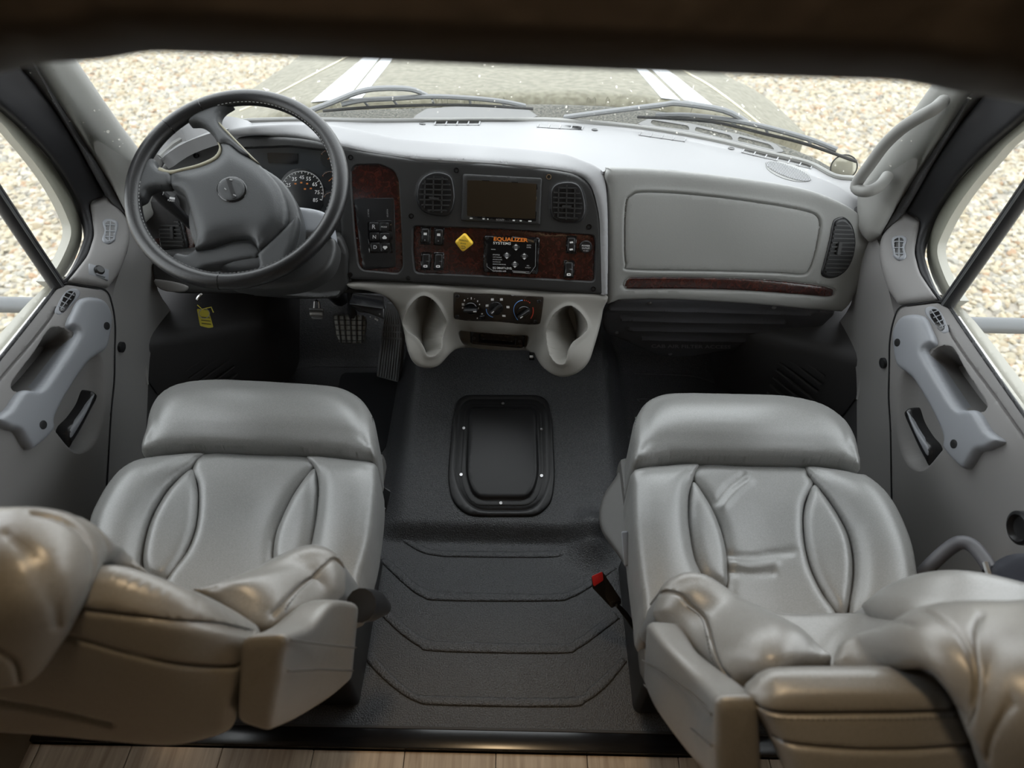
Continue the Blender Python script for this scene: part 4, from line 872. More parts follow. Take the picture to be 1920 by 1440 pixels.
cupL = cr([(763, 605), (770, 578), (786, 557), (802, 553), (819, 567), (830, 592), (831, 604), (824, 622), (821, 640), (820, 656), (810, 666), (799, 666), (793, 652), (784, 638), (768, 625), (763, 615)], 3)
cupR = cr([(1033, 618), (1040, 590), (1056, 575), (1071, 572), (1087, 585), (1098, 606), (1098, 622), (1088, 634), (1074, 645), (1066, 660), (1062, 677), (1050, 677), (1040, 664), (1036, 648), (1034, 632)], 3)
LC = panel('lower_console', S_l, co, 'console_grey', DB, puff=.012, edge=9, skirt=.06, step=5, feats=[('area', cupL, -.1, 8), ('area', cupR, -.1, 8), ('area', rnd([(852, 612), (1000, 622), (992, 652), (858, 648)], 14), -.022, 12), ('line', cupL, .005, 5, True), ('line', cupR, .005, 5, True)]); LC['label'] = 'grey lower console with two cup holders'
panel('cup_shade', Off(S_l, -.078), cr([(774, 618), (800, 606), (824, 616), (822, 640), (818, 654), (806, 662), (796, 652), (784, 636)], 4), 'hvac_brown', LC, puff=.004, edge=5, skirt=.006, step=4)  # dark panels painted in for the shade deep in the cup holders
panel('cup_shade', Off(S_l, -.078), cr([(1040, 630), (1066, 620), (1092, 624), (1080, 640), (1066, 652), (1060, 670), (1050, 672), (1042, 658)], 4), 'hvac_brown', LC, puff=.004, edge=5, skirt=.006, step=4)
for c in ((808, 640), (1062, 650)):
    M, mp = Off(S_l, -.07).frame(*c)
    obj('cup_ring', *tube([at(c[0]+24*math.cos(a), c[1]-6-10*math.sin(a), 'y', 1.375 if c[0] < 900 else 1.355) for a in np.linspace(0, math.pi, 14)], .002, 6), 'console_grey', LC)
hv = rnd([(851, 544), (1020, 553), (1017, 604), (848, 593)], 4)
HV = panel('climate_panel', Off(S_l, .009), hv, 'hvac_brown', DB, h=.003, puff=.002, edge=2, skirt=.008, step=9); HV['label'] = 'dark brown climate control panel'
Sh = Off(S_l, .0145)
for i, (c, an) in enumerate((((886, 571), 0), ((932, 574), 40), ((981, 578), 40))):
    M, mp = Sh.frame(*c)
    k = obj('knob', *lathe(M, [(.018, 0), (.018, .004), (.0165, .006), (.006, .006)], 28), 'gloss_black', HV)
    obj('knob_grip', *rbox(M @ Matrix.Rotation(math.radians(an), 4, 'Z') @ Matrix.Translation((0, 0, .011)), (.036, .0085, .015), .0035), 'plastic_black', k)
    obj('knob_pointer', *rbox(M @ Matrix.Rotation(math.radians(an), 4, 'Z') @ Matrix.Translation((.0135 if i == 0 else -.009, 0, .0187)), (.008, .0022, .001), 0), 'white_print', k)
    if i == 2:
        for a0, a1, m_ in ((230, 95, 'blue_print'), (20, -40, 'red_print')):
            P = [(c[0]+19.5*math.cos(math.radians(a)), c[1]-19.5*math.sin(math.radians(a))) for a in np.linspace(a0, a1, 18)]; obj('temperature_arc', *tube(Sh.p(P), .0013, 6, flat=.5), m_, HV)
        for a in (85, 74, 63, 52): q = (c[0]+19.5*math.cos(math.radians(a)), c[1]-19.5*math.sin(math.radians(a))); panel('temperature_dot', Sh, [(q[0]-1, q[1]-1), (q[0]+1, q[1]-1), (q[0]+1, q[1]+1), (q[0]-1, q[1]+1)], 'red_print', HV, h=.0004, skirt=.0003, step=5)
for u, v, w, h_ in ((869, 565, 5, 4), (868, 571, 3, 3), (872, 558, 2, 3), (879, 555, 2, 1.6), (885.5, 554.5, 2, 4), (892, 556, 2, 1.6), (898, 560, 2, 3), (902, 566, 2, 2), (900, 573, 2, 3), (925, 558, 5, 4), (941, 558, 5, 4), (916, 569, 5, 4), (952, 572, 5, 4), (944, 588, 5, 3), (908, 583, 3, 2), (899, 590, 2, 2)):
    panel('control_mark', Sh, [(u-w/2, v-h_/2), (u+w/2, v-h_/2), (u+w/2, v+h_/2), (u-w/2, v+h_/2)], 'white_print', HV, h=.0004, skirt=.0003, step=6)
panel('ac_button', Sh, rnd([(903, 585), (914, 586), (913, 593), (902, 592)], 1.5), 'gloss_black', HV, h=.0, puff=.003, edge=2, skirt=.002, step=4)
obj('selector_arc', *tube(Sh.p([(932+17*math.cos(math.radians(a)), 574-17*math.sin(math.radians(a))) for a in np.linspace(185, 255, 12)]), .0008, 5), 'blue_print', HV)
for u, v in ((858, 551), (1011, 561), (855, 587), (1007, 597)):
    M, mp = Sh.frame(u, v); obj('screw', *lathe(M, [(.0055, -.001), (.0055, .001), (.004, .002), (.002, .001)], 16), 'plastic_black', HV)
S_t = Surf.plane(S_l.p((932, 632))[0], (0, -.9, .35), ((880, 620), (980, 625), (930, 650)))
TR = panel('storage_slot', S_t, rnd([(882, 618), (979, 625), (985, 630), (983, 650), (976, 652), (886, 644), (881, 640)], 3), 'gloss_black', DB, h=.004, puff=.004, edge=3, skirt=.03, step=6, feats=[('area', rnd([(898, 624), (968, 630), (966, 645), (898, 640)], 2), -.014, 2.5)]); TR['label'] = 'black pull-out tray in the lower console'
for u, v in ((889, 632), (975, 638)):
    M, mp = Off(S_t, .0078).frame(u, v); obj('screw', *disc(M, .0045, .0015), 'plastic_black', TR)
M, mp = S_l.frame(997, 668); obj('usb_socket', *rbox(Matrix.Translation(Vector(at(997, 668, 'y', 1.33))), (.014, .02, .012), .002), 'gloss_black', DB)
obj('socket_mark', *rbox(Matrix.Translation(Vector(at(996, 669, 'y', 1.318))), (.008, .002, .006), 0), 'white_print', DB)
# dark body of the dashboard that closes it from below and behind
obj('dash_core', *hexa([(-.86, 1.47, .46), (.86, 1.47, .46), (.84, 1.60, .70), (-.84, 1.60, .74), (-.86, 1.80, .44), (.86, 1.80, .44), (.70, 1.72, .72), (-.70, 1.72, .74)], .01), 'dark_liner', DB)
for sx in (-1, 1):      # end caps that close the dashboard towards the doors
    obj('end_cap', *rbox(Matrix.Translation((sx*.875, 1.575 if sx < 0 else 1.59, .60)), (.12, .2, .26), .02), 'dark_liner', DB)
# ================================================================== steering wheel
WC = np.array([-.552, 1.278, .885]); WE = math.radians(60); WN = np.array([0, -math.cos(WE), math.sin(WE)]); WX = np.array([1., 0, 0]); WY = np.cross(WN, WX)
S_w = Surf.plane(WC, WN, ((300, 300), (600, 300), (440, 520)))
SW = thing('steering_wheel', 'black leather four-spoke steering wheel with oval emblem', 'steering wheel', tuple(WC-WN*.05))
WM = Matrix(((*WX, 0), (*WY, 0), (*WN, 0), (0, 0, 0, 1))).transposed(); WM.translation = Vector(WC)
ringp = [WC+(WX*math.cos(a)+WY*math.sin(a))*.2135 for a in np.linspace(0, 2*math.pi, 96, endpoint=False)]
rim = obj('rim', *tube(ringp, .0165, 18, closed=True, upv=WN), 'wheel_leather', SW); rim['label'] = 'black leather wheel rim'
for a in (math.radians(268), math.radians(140), math.radians(118)):
    c = WC+(WX*math.cos(a)+WY*math.sin(a))*.2135; rd = WX*math.cos(a)+WY*math.sin(a)
    obj('rim_seam', *tube([c+(rd*math.cos(b)+WN*math.sin(b))*.0163 for b in np.linspace(0, 2*math.pi, 20, endpoint=False)], .0012, 5, closed=True), 'gloss_black', rim)
for k in range(150):      # stitches on the inner side of the rim
    a = 2*math.pi*k/150
    if 1.9 < a < 3.1: continue
    rd = WX*math.cos(a)+WY*math.sin(a); tg = -WX*math.sin(a)+WY*math.cos(a); c = WC+rd*(.2135-.0152)+WN*.0066
    if k % 1 == 0: obj('stitch', *tube([c-tg*.0022, c+tg*.0022], .0008, 4), 'grey_print', rim)
hub = cr([(410, 267), (430, 268), (452, 285), (487, 307), (522, 345), (536, 382), (537, 415), (527, 432), (487, 467), (476, 452), (464, 446), (433, 448), (396, 459), (364, 467), (366, 445), (360, 415), (347, 370), (335, 355), (318, 346), (318, 325), (340, 318), (375, 310), (404, 297), (413, 282)], 4)
hp = panel('hub_pad', Off(S_w, -.012), hub, 'wheel_pad', SW, puff=.026, edge=26, skirt=.02, step=5, smooth=9); hp['label'] = 'grained black horn pad'
bk = panel('hub_back', Off(S_w, -.03), cr([(380, 300), (440, 275), (480, 298), (520, 325), (545, 360), (556, 395), (557, 422), (546, 462), (524, 492), (480, 500), (430, 500), (380, 480), (350, 440), (345, 380)], 4), 'wheel_pad', SW, puff=.016, edge=20, skirt=.03, step=7)
for nm, q, hh in (('spoke', [(352, 228), (368, 206), (398, 194), (434, 193), (419, 204), (410, 216), (411, 230), (421, 243), (442, 264), (470, 291), (452, 289), (430, 272), (410, 270), (399, 253), (386, 238), (372, 230)], -.006),
                  ('spoke', [(254, 312), (270, 298), (288, 297), (290, 309), (300, 318), (320, 324), (320, 347), (297, 350), (277, 357), (268, 372), (250, 376), (248, 340)], -.006),
                  ('spoke', [(322, 468), (345, 470), (362, 460), (396, 458), (433, 447), (466, 445), (479, 455), (487, 468), (478, 480), (466, 481), (427, 488), (383, 497), (363, 506), (340, 508), (316, 488)], -.022),
                  ('spoke', [(484, 468), (534, 420), (554, 400), (556, 422), (546, 461), (529, 498), (502, 516), (466, 524), (482, 498), (481, 479)], -.014)):
    panel(nm, Off(S_w, hh), cr(q, 4), 'wheel_leather' if nm == 'x' else 'wheel_pad', SW, puff=.012, edge=9, skirt=.014, step=5)
panel('inlay', Off(S_w, .0), cr([(300, 314), (318, 320), (345, 315), (375, 307), (402, 294), (411, 279), (408, 268), (412, 270), (415, 284), (406, 300), (378, 313), (345, 321), (320, 327), (298, 322)], 3), 'wheel_inlay', SW, puff=.004, edge=3, skirt=.02, step=3)
panel('inlay', Off(S_w, -.002), cr([(410, 228), (424, 242), (445, 264), (470, 290), (486, 306), (472, 297), (446, 272), (425, 250), (412, 236)], 3), 'wheel_inlay', SW, puff=.004, edge=3, skirt=.02, step=3)
t_ = np.linspace(0, 2*math.pi, 40, endpoint=False)
Sem = Off(S_w, .0125)
em = panel('emblem', Sem, np.c_[440+29*np.cos(t_), 362+25*np.sin(t_)], 'gloss_black', SW, puff=.004, edge=5, skirt=.006, step=5); em['label'] = 'oval emblem with diagonal bar'
panel('emblem_face', Sem, np.c_[440+24.5*np.cos(t_), 362+21*np.sin(t_)], 'wheel_pad', em, h=.004, puff=.0015, edge=6, skirt=.001, step=5)
obj('emblem_bar', *bar_px(Sem, (434, 344), (446, 380), 7, .005, .0066), 'plastic_black', em)
for a, b in (((437, 346), (442, 347)), ((428, 362), (431, 365)), ((444, 374), (449, 376))): obj('emblem_mark', *bar_px(Sem, a, b, 1.6, .0056, .0068), 'grey_print', em)
# column with shroud and stalk
SCn = DB
panel('shroud', Off(S_w, -.085), cr([(440, 345), (500, 348), (545, 352), (572, 356), (592, 363), (599, 375), (602, 404), (590, 408), (540, 408), (460, 408), (420, 400)], 4), 'handle_grey', SCn, puff=.014, edge=10, skirt=.05, step=6)
panel('shroud_lower', Off(S_w, -.1), cr([(390, 400), (460, 404), (550, 406), (600, 405), (610, 420), (604, 450), (586, 475), (540, 498), (480, 505), (420, 503), (384, 490), (376, 450)], 4), 'panel_black', SCn, puff=.012, edge=10, skirt=.035, step=7)
obj('shaft', *tube([WC-WN*.02, WC-WN*.14, WC-WN*.3, WC-WN*.45+np.array([0, .05, 0]), WC-WN*.8+np.array([0, .12, 0])], .03, 14), 'plastic_black', SCn)
obj('tilt_lever', *tube([at(372, 505, 'y', 1.33), at(395, 502, 'y', 1.34), at(412, 500, 'y', 1.36)], [.01, .014, .016], 10), 'handle_grey', SCn)
obj('key', *rbox(Matrix.Translation(Vector(at(394, 503, 'y', 1.315))), (.004, .008, .022), .0015), 'chrome', SCn)
p0, p1 = at(372, 436, 'y', 1.37), at(288, 354, 'y', 1.335)
st = obj('stalk', *tube([p0, p0*.6+p1*.4, p0*.3+p1*.7, p1], [.009, .012, .016, .015], 14, flat=.8), 'plastic_black', SCn)
S_st = Surf.plane(p1*.8+p0*.2+np.array([0, -.016, .006]), (0, -.8, .6), ((300, 360), (330, 390), (300, 390)))
text('lettering', 'FLASH', S_st, (321, 376), 12, 'white_print', st, rot=8); obj('stalk_mark', *bar_px(S_st, (318, 371), (328, 372.5), 4, 0, .0006), 'white_print', st)
for k in range(5): obj('stalk_mark', *bar_px(S_st, (292+k*3.2, 371-k*1.4), (296+k*3.2, 361-k*1.4), 1.5, 0, .0006), 'white_print', st)

# ================================================================== seats
def loft4(quads, rr=.35, n=4, sub=4, cap=.012):
    secs = []
    for q in quads:
        q = np.asarray(q, float); L = []
        for i in range(4):
            a, b, c = q[i-1], q[i], q[(i+1) % 4]; k = rr*min(np.linalg.norm(a-b), np.linalg.norm(c-b)); p = b+(a-b)/np.linalg.norm(a-b)*k; r = b+(c-b)/np.linalg.norm(c-b)*k
            for j in range(n+1): t = j/n; L.append((1-t)**2*p+2*t*(1-t)*b+t*t*r)
        secs.append(np.array(L))
    A = np.array(secs); flat = cr(A.reshape(len(A), -1), sub, False).reshape(-1, *A.shape[1:])
    def capd(a, b):
        c = a.mean(0); d = (c-b.mean(0)); d /= np.linalg.norm(d); return [c+(a-c)*s+d*cap*o for s, o in ((.97, .35), (.88, .75), (.7, 1.), (.3, 1.15), (.05, 1.2))]
    L = capd(flat[0], flat[1])[::-1]+list(flat)+capd(flat[-1], flat[-2])
    V = np.concatenate(L); m = A.shape[1]; Fc = []
    for i in range(len(L)-1):
        for k in range(m): l = (k+1) % m; Fc.append((i*m+k, i*m+l, (i+1)*m+l, (i+1)*m+k))
    Fc.append(tuple(range(m-1, -1, -1))); Fc.append(tuple(range((len(L)-1)*m, len(L)*m)))
    bm = bmesh.new(); vv = [bm.verts.new(v) for v in V]
    for f in Fc: bm.faces.new([vv[i] for i in f])
    bmesh.ops.recalc_face_normals(bm, faces=bm.faces); return bm_out(bm)
def Q(*c): return [at(u, v, k, w) for u, v, k, w in c]
DN = (0, 0, -1.)
def stitch(S, pts, parent, h, n):
    P = dense(cr(pts, 6, False), n, False)
    for a, b in zip(P[:-1], P[1:]): obj('stitch', *bar_px(S, a+(b-a)*.15, b-(b-a)*.25, 1.5, h-.001, h+.0012), 'seat_piping', parent)
def wr(*lines): return [('line', cr(l, 4, False), -.004, 4) for l in lines]
def cushion(T, S, pad, bolL, lensL, cenp, lensR, bolR, soft=()):
    V = 'seat_vinyl'
    for nm, q, pf, ed, lb in (('side_bolster', bolL, .035, 42, None), ('side_bolster', bolR, .035, 42, None), ('seat_insert', lensL, .02, 18, 'lens-shaped seat insert'), ('seat_insert', lensR, .02, 18, 'lens-shaped seat insert'), ('seat_centre', cenp, .014, 16, None), ('thigh_pad', pad, .055, 62, 'raised front thigh pad')):
        fe = []
        if nm == 'seat_centre': fe = soft
        o = panel(nm, S, cr(q, 4), V, T, h=.012 if nm == 'thigh_pad' else 0., puff=pf, edge=ed, skirt=.11 if nm in ('thigh_pad', 'side_bolster') else .04, sk_dir=DN, step=6, feats=fe, sharp=60, smooth={'thigh_pad': 17, 'side_bolster': 12}.get(nm, 5))
        if lb: o['label'] = lb
# ---------------- driver
DS = thing('driver_seat', 'grey vinyl driver seat behind the steering wheel, armrest folded', 'seat', (-.49, .7, 0), group='front seats')
S_d = Surf([(425, 728, 'z', .485), (290, 780, 'z', .48), (700, 790, 'z', .48), (272, 860, 'z', .49), (482, 853, 'z', .482), (703, 870, 'z', .49), (190, 940, 'z', .49), (370, 940, 'z', .47), (480, 960, 'z', .455), (597, 960, 'z', .47), (706, 930, 'z', .49), (170, 1050, 'z', .48), (480, 1120, 'z', .44), (670, 1100, 'z', .475)])
cushion(DS, S_d,
    [(272, 861), (279, 820), (286, 788), (304, 758), (331, 739), (370, 729), (420, 726), (482, 729), (578, 735), (636, 741), (674, 758), (697, 783), (707, 812), (709, 846), (704, 872), (655, 865), (578, 858), (482, 854), (385, 852), (327, 856)],
    [(266, 865), (327, 857), (385, 853), (372, 868), (360, 882), (317, 920), (286, 974), (271, 1027), (267, 1066), (280, 1110), (200, 1130), (168, 1060), (170, 985), (189, 939), (208, 908), (232, 882)],
    [(360, 882), (370, 908), (373, 939), (368, 989), (351, 1035), (330, 1070), (311, 1090), (288, 1090), (270, 1066), (271, 1027), (286, 974), (318, 920)],
    [(385, 853), (482, 855), (578, 859), (588, 870), (590, 882), (556, 923), (532, 970), (518, 1008), (514, 1040), (512, 1110), (440, 1140), (330, 1130), (312, 1090), (351, 1035), (368, 989), (373, 939), (370, 908), (361, 882)],
    [(591, 880), (599, 916), (597, 962), (590, 1008), (580, 1050), (560, 1090), (525, 1090), (514, 1050), (518, 1008), (532, 970), (556, 923)],
    [(578, 859), (655, 866), (703, 873), (709, 890), (709, 916), (704, 962), (695, 1020), (680, 1072), (664, 1120), (600, 1130), (570, 1100), (582, 1045), (590, 1008), (597, 962), (599, 916), (591, 882)])
stitch(S_d, [(703, 880), (703, 916), (697, 962), (688, 1020), (673, 1072), (660, 1105)], DS, .012, 7)
stitch(S_d, [(702, 800), (703, 830), (700, 862)], DS, .03, 7)
def seat_body(T, x, sd, adj=0.):
    obj('seat_pan', *rbox(Matrix.Translation((x, .74, .36)), (.46, .5, .06), .02), 'seat_side', T)
    obj('pedestal', *hexa([(x-.19, .56, 0), (x+.19, .56, 0), (x+.17, .58, .34), (x-.17, .58, .34), (x-.19, .93, 0), (x+.19, .93, 0), (x+.17, .9, .34), (x-.17, .9, .34)], .015), 'plastic_black', T)
seat_body(DS, -.49, 1)
S_db = Surf([(231, 1064, 'y', .385), (385, 1120, 'y', .385), (480, 1180, 'y', .40), (448, 1296, 'y', .35), (394, 1362, 'y', .335), (219, 1366, 'y', .335), (0, 1348, 'y', .335), (-150, 1335, 'y', .335), (120, 1150, 'y', .365), (300, 1220, 'y', .35), (0, 1262, 'y', .345)])
bs = panel('back_shell', S_db, cr([(120, 1110), (150, 1072), (180, 1062), (231, 1064), (308, 1089), (385, 1120), (455, 1155), (486, 1180), (466, 1192), (455, 1215), (450, 1296), (440, 1344), (394, 1362), (328, 1374), (219, 1366), (109, 1356), (0, 1348), (-150, 1335), (-150, 1200), (0, 1200)], 4), 'seat_vinyl', DS, puff=.035, edge=30, skirt=.09, sk_dir=(-.45, .45, -.77), step=8, sharp=60, smooth=9,
    feats=[('line', cr([(140, 1094), (200, 1102), (308, 1121), (385, 1140), (466, 1170)], 4, False), -.008, 3.5), ('line', cr([(124, 1140), (190, 1156), (255, 1176), (340, 1200), (425, 1218)], 4, False), -.006, 3.5), ('line', cr([(0, 1262), (110, 1282), (230, 1310)], 4, False), -.006, 4)])
bs['label'] = 'grey back of the backrest'
stitch(Off(S_db, .03), [(150, 1104), (200, 1110), (308, 1129), (385, 1148), (455, 1176)], bs, .0, 8)
S_dh = Surf([(0, 970, 'y', .42), (160, 997, 'y', .43), (190, 1019, 'y', .44), (73, 1080, 'y', .345), (0, 1262, 'y', .30), (120, 1150, 'y', .35), (85, 1220, 'y', .325), (-150, 1100, 'y', .34), (-150, 970, 'y', .42), (270, 1080, 'y', .43)])
hr = panel('headrest', S_dh, cr([(-150, 962), (0, 968), (73, 974), (128, 983), (160, 997), (190, 1019), (233, 1050), (285, 1086), (250, 1078), (205, 1068), (172, 1064), (142, 1090), (122, 1150), (88, 1222), (56, 1258), (0, 1266), (-150, 1266)], 4), 'seat_vinyl', DS, puff=.035, edge=36, skirt=.09, sk_dir=(-.5, .5, -.7), step=8, sharp=60, smooth=9,
    feats=wr([(40, 1040), (70, 1080), (82, 1130)], [(60, 1010), (100, 1030), (115, 1075), (100, 1130)], [(110, 1000), (135, 1020), (150, 1055)], [(10, 1160), (30, 1190), (35, 1230)]))
hr['label'] = 'headrest in a loose wrinkled sleeve'
S_dw = Surf([(593, 1021, 'y', .57), (642, 1058, 'y', .56), (640, 1116, 'y', .52), (482, 1176, 'y', .42), (370, 1116, 'y', .45), (509, 1047, 'y', .53), (578, 1159, 'y', .47), (560, 1095, 'y', .515)])
wg = panel('back_bolster', S_dw, cr([(340, 1112), (385, 1108), (455, 1078), (509, 1048), (555, 1027), (593, 1021), (624, 1033), (643, 1060), (646, 1094), (640, 1122), (600, 1160), (540, 1195), (480, 1190), (430, 1160), (380, 1130)], 4), 'seat_vinyl', DS, puff=.045, edge=46, skirt=.14, sk_dir=(0, .25, -1), step=7, sharp=60, smooth=13, feats=[('line', cr([(488, 1172), (515, 1135), (540, 1104), (568, 1072), (592, 1054), (617, 1045), (640, 1066)], 4, False), -.007, 3)])
wg['label'] = 'side wing of the backrest'
stitch(Off(S_dw, .044), [(496, 1172), (522, 1136), (546, 1108), (574, 1078)], wg, 0, 8)
am = obj('armrest', *loft4([Q((447, 1352, 'y', .315), (510, 1372, 'y', .315), (543, 1187, 'y', .36), (455, 1192, 'y', .36)),
    Q((480, 1345, 'y', .36), (560, 1350, 'y', .36), (590, 1170, 'y', .41), (505, 1172, 'y', .41)),
    Q((520, 1310, 'y', .41), (625, 1312, 'y', .41), (628, 1126, 'y', .46), (560, 1130, 'y', .46)),
    Q((560, 1290, 'y', .44), (657, 1284, 'y', .44), (671, 1130, 'y', .485), (600, 1122, 'y', .49))], .3), 'seat_vinyl', DS, sharp=70); am['label'] = 'folded grey vinyl armrest'
obj('armrest_seam', *tube([at(u, v, 'y', y) for u, v, y in ((545, 1200, .352), (560, 1202, .365), (620, 1210, .405), (668, 1215, .452))], .0015, 5), 'seat_piping', am)
obj('armrest_seam', *tube([at(u, v, 'y', y) for u, v, y in ((540, 1258, .335), (600, 1255, .385), (662, 1258, .442))], .0015, 5), 'seat_piping', am)
obj('recliner_knob', *tube([at(676, 1135, 'y', .5), at(700, 1135, 'y', .52), at(722, 1140, 'y', .53)], [.026, .024, .012], 14), 'plastic_black', DS)
obj('height_lever', *hexa([at(u, v, 'z', z) for u, v, z in ((712, 968, .33), (724, 966, .33), (734, 920, .36), (714, 908, .36), (700, 968, .30), (715, 960, .30), (722, 915, .33), (704, 905, .33))], .004), 'plastic_black', DS)
obj('lever_rail', *tube([at(706, 952, 'z', .34), at(723, 954, 'z', .34)], .002, 6), 'chrome', DS)
# ---------------- passenger
PT = thing('passenger_seat', 'grey vinyl passenger seat beside the belt buckle, backrest reclined', 'seat', (.5, .7, 0), group='front seats')
S_q = Surf([(1400, 753, 'z', .485), (1190, 800, 'z', .48), (1600, 840, 'z', .48), (1188, 882, 'z', .49), (1400, 874, 'z', .482), (1607, 890, 'z', .49), (1187, 970, 'z', .49), (1430, 990, 'z', .455), (1330, 960, 'z', .47), (1540, 960, 'z', .47), (1700, 1020, 'z', .49), (1717, 1090, 'z', .48), (1450, 1150, 'z', .44), (1205, 1130, 'z', .475)])
cushion(PT, S_q,
    [(1188, 884), (1183, 853), (1183, 820), (1190, 793), (1207, 770), (1232, 757), (1267, 752), (1367, 753), (1450, 755), (1500, 762), (1540, 775), (1577, 802), (1597, 833), (1607, 863), (1607, 892), (1567, 884), (1507, 878), (1433, 875), (1367, 874), (1307, 874), (1250, 876)],
    [(1187, 886), (1250, 877), (1307, 874), (1303, 890), (1299, 903), (1290, 933), (1288, 973), (1292, 1013), (1300, 1053), (1314, 1086), (1320, 1140), (1260, 1180), (1212, 1170), (1203, 1120), (1196, 1070), (1190, 1020), (1185, 970), (1184, 920)],
    [(1298, 905), (1320, 933), (1340, 970), (1353, 1007), (1360, 1040), (1362, 1073), (1360, 1102), (1338, 1100), (1314, 1084), (1300, 1053), (1292, 1013), (1288, 973), (1290, 933)],
    [(1307, 875), (1400, 876), (1507, 879), (1514, 894), (1525, 910), (1510, 940), (1505, 973), (1508, 1020), (1520, 1070), (1543, 1117), (1567, 1152), (1560, 1190), (1380, 1190), (1360, 1130), (1362, 1073), (1353, 1007), (1340, 970), (1320, 933), (1299, 904)],
    [(1525, 911), (1547, 934), (1570, 967), (1590, 1007), (1598, 1047), (1598, 1090), (1588, 1150), (1570, 1154), (1543, 1115), (1520, 1068), (1508, 1020), (1505, 973), (1511, 940)],
    [(1507, 879), (1567, 885), (1607, 893), (1622, 896), (1650, 917), (1674, 947), (1694, 987), (1708, 1027), (1716, 1073), (1718, 1110), (1690, 1160), (1610, 1180), (1590, 1150), (1598, 1090), (1598, 1047), (1590, 1007), (1570, 967), (1547, 934), (1524, 908)],
    [('line', cr(l, 4, False), h_, w_) for l, h_, w_ in (([(1350, 1040), (1390, 1050), (1440, 1044), (1480, 1040)], -.004, 8), ([(1350, 1055), (1395, 1066), (1450, 1062)], .003, 7), ([(1352, 1072), (1395, 1082), (1445, 1080)], -.004, 7), ([(1340, 945), (1362, 918), (1392, 896)], -.004, 8), ([(1352, 955), (1375, 928), (1400, 908)], .003, 7))])
stitch(S_q, [(1190, 900), (1190, 960), (1195, 1020), (1203, 1080), (1213, 1140)], PT, .012, 7)
stitch(S_q, [(1188, 800), (1187, 840), (1191, 876)], PT, .03, 7)
seat_body(PT, .5, -1)
panel('side_cover', Surf.plane((.27, .8, .36), (-.5, 0, .86), ((1150, 900), (1180, 1050), (1200, 950))), cr([(1176, 872), (1150, 905), (1133, 930), (1124, 965), (1130, 1000), (1158, 1040), (1186, 1082), (1215, 1100), (1230, 1000), (1220, 900)], 4), 'seat_side', PT, puff=.012, edge=9, skirt=.05, step=6)
obj('height_lever', *hexa([at(u, v, 'z', z) for u, v, z in ((1170, 1062, .40), (1182, 1060, .40), (1178, 995, .44), (1164, 996, .44), (1172, 1062, .37), (1184, 1060, .37), (1182, 998, .41), (1168, 999, .41))], .004), 'handle_grey', PT)
S_qb = Surf([(1427, 1258, 'y', .335), (1565, 1249, 'y', .335), (1720, 1251, 'y', .33), (1403, 1297, 'y', .32), (1465, 1428, 'y', .26), (1827, 1440, 'y', .25), (1797, 1335, 'y', .295), (1600, 1350, 'y', .29)])
bs = panel('back_shell', S_qb, cr([(1396, 1295), (1410, 1272), (1430, 1258), (1460, 1251), (1565, 1249), (1680, 1249), (1730, 1252), (1760, 1270), (1800, 1320), (1840, 1440), (1860, 1560), (1530, 1560), (1470, 1440), (1430, 1355)], 4), 'seat_vinyl', PT, puff=.035, edge=34, skirt=.09, sk_dir=(.35, .3, -.88), step=8, sharp=60, smooth=9,
    feats=[('line', cr([(1408, 1300), (1469, 1310), (1604, 1312), (1772, 1302)], 4, False), -.008, 4), ('line', cr([(1445, 1364), (1560, 1374), (1680, 1374), (1800, 1366)], 4, False), -.006, 4)])
bs['label'] = 'grey back of the backrest'
stitch(Off(S_qb, .035), [(1430, 1312), (1480, 1318), (1604, 1320), (1760, 1311)], bs, 0, 9)
S_qh = Surf([(1583, 1224, 'y', .385), (1681, 1193, 'y', .385), (1797, 1154, 'y', .385), (1920, 1154, 'y', .385), (1739, 1254, 'y', .30), (1797, 1335, 'y', .265), (1835, 1440, 'y', .225), (1920, 1300, 'y', .265), (1920, 1440, 'y', .22), (1650, 1240, 'y', .355), (2050, 1300, 'y', .26)])
hr = panel('headrest', S_qh, cr([(1572, 1262), (1576, 1235), (1588, 1218), (1640, 1202), (1690, 1190), (1739, 1166), (1797, 1154), (1874, 1151), (1960, 1155), (2060, 1180), (2060, 1560), (1880, 1560), (1838, 1445), (1816, 1374), (1796, 1330), (1768, 1285), (1738, 1256), (1680, 1256), (1620, 1260)], 4), 'seat_vinyl', PT, puff=.035, edge=36, skirt=.08, sk_dir=(.5, .4, -.77), step=8, sharp=60, smooth=9,
    feats=wr([(1760, 1200), (1790, 1240), (1800, 1290)], [(1830, 1210), (1805, 1260), (1815, 1330)], [(1850, 1380), (1870, 1340), (1910, 1310)], [(1690, 1215), (1720, 1210), (1745, 1225)]))
hr['label'] = 'headrest in a loose wrinkled sleeve'
S_qw = Surf([(1272, 1075, 'y', .56), (1299, 1073, 'y', .56), (1230, 1150, 'y', .52), (1400, 1289, 'y', .365), (1450, 1251, 'y', .375), (1450, 1166, 'y', .47), (1500, 1197, 'y', .44), (1554, 1247, 'y', .39), (1296, 1216, 'y', .45), (1334, 1085, 'y', .55), (1360, 1180, 'y', .47)])
wg = panel('back_bolster', S_qw, cr([(1228, 1160), (1234, 1120), (1247, 1093), (1272, 1076), (1299, 1073), (1334, 1085), (1396, 1131), (1450, 1166), (1500, 1197), (1530, 1225), (1556, 1250), (1470, 1262), (1420, 1280), (1400, 1296), (1370, 1290), (1300, 1225), (1260, 1190)], 4), 'seat_vinyl', PT, puff=.04, edge=44, skirt=.14, sk_dir=(0, .25, -1), step=7, sharp=60, smooth=13, feats=[('line', cr([(1234, 1114), (1262, 1104), (1285, 1112), (1307, 1143), (1353, 1212), (1392, 1281)], 4, False), -.008, 3)])
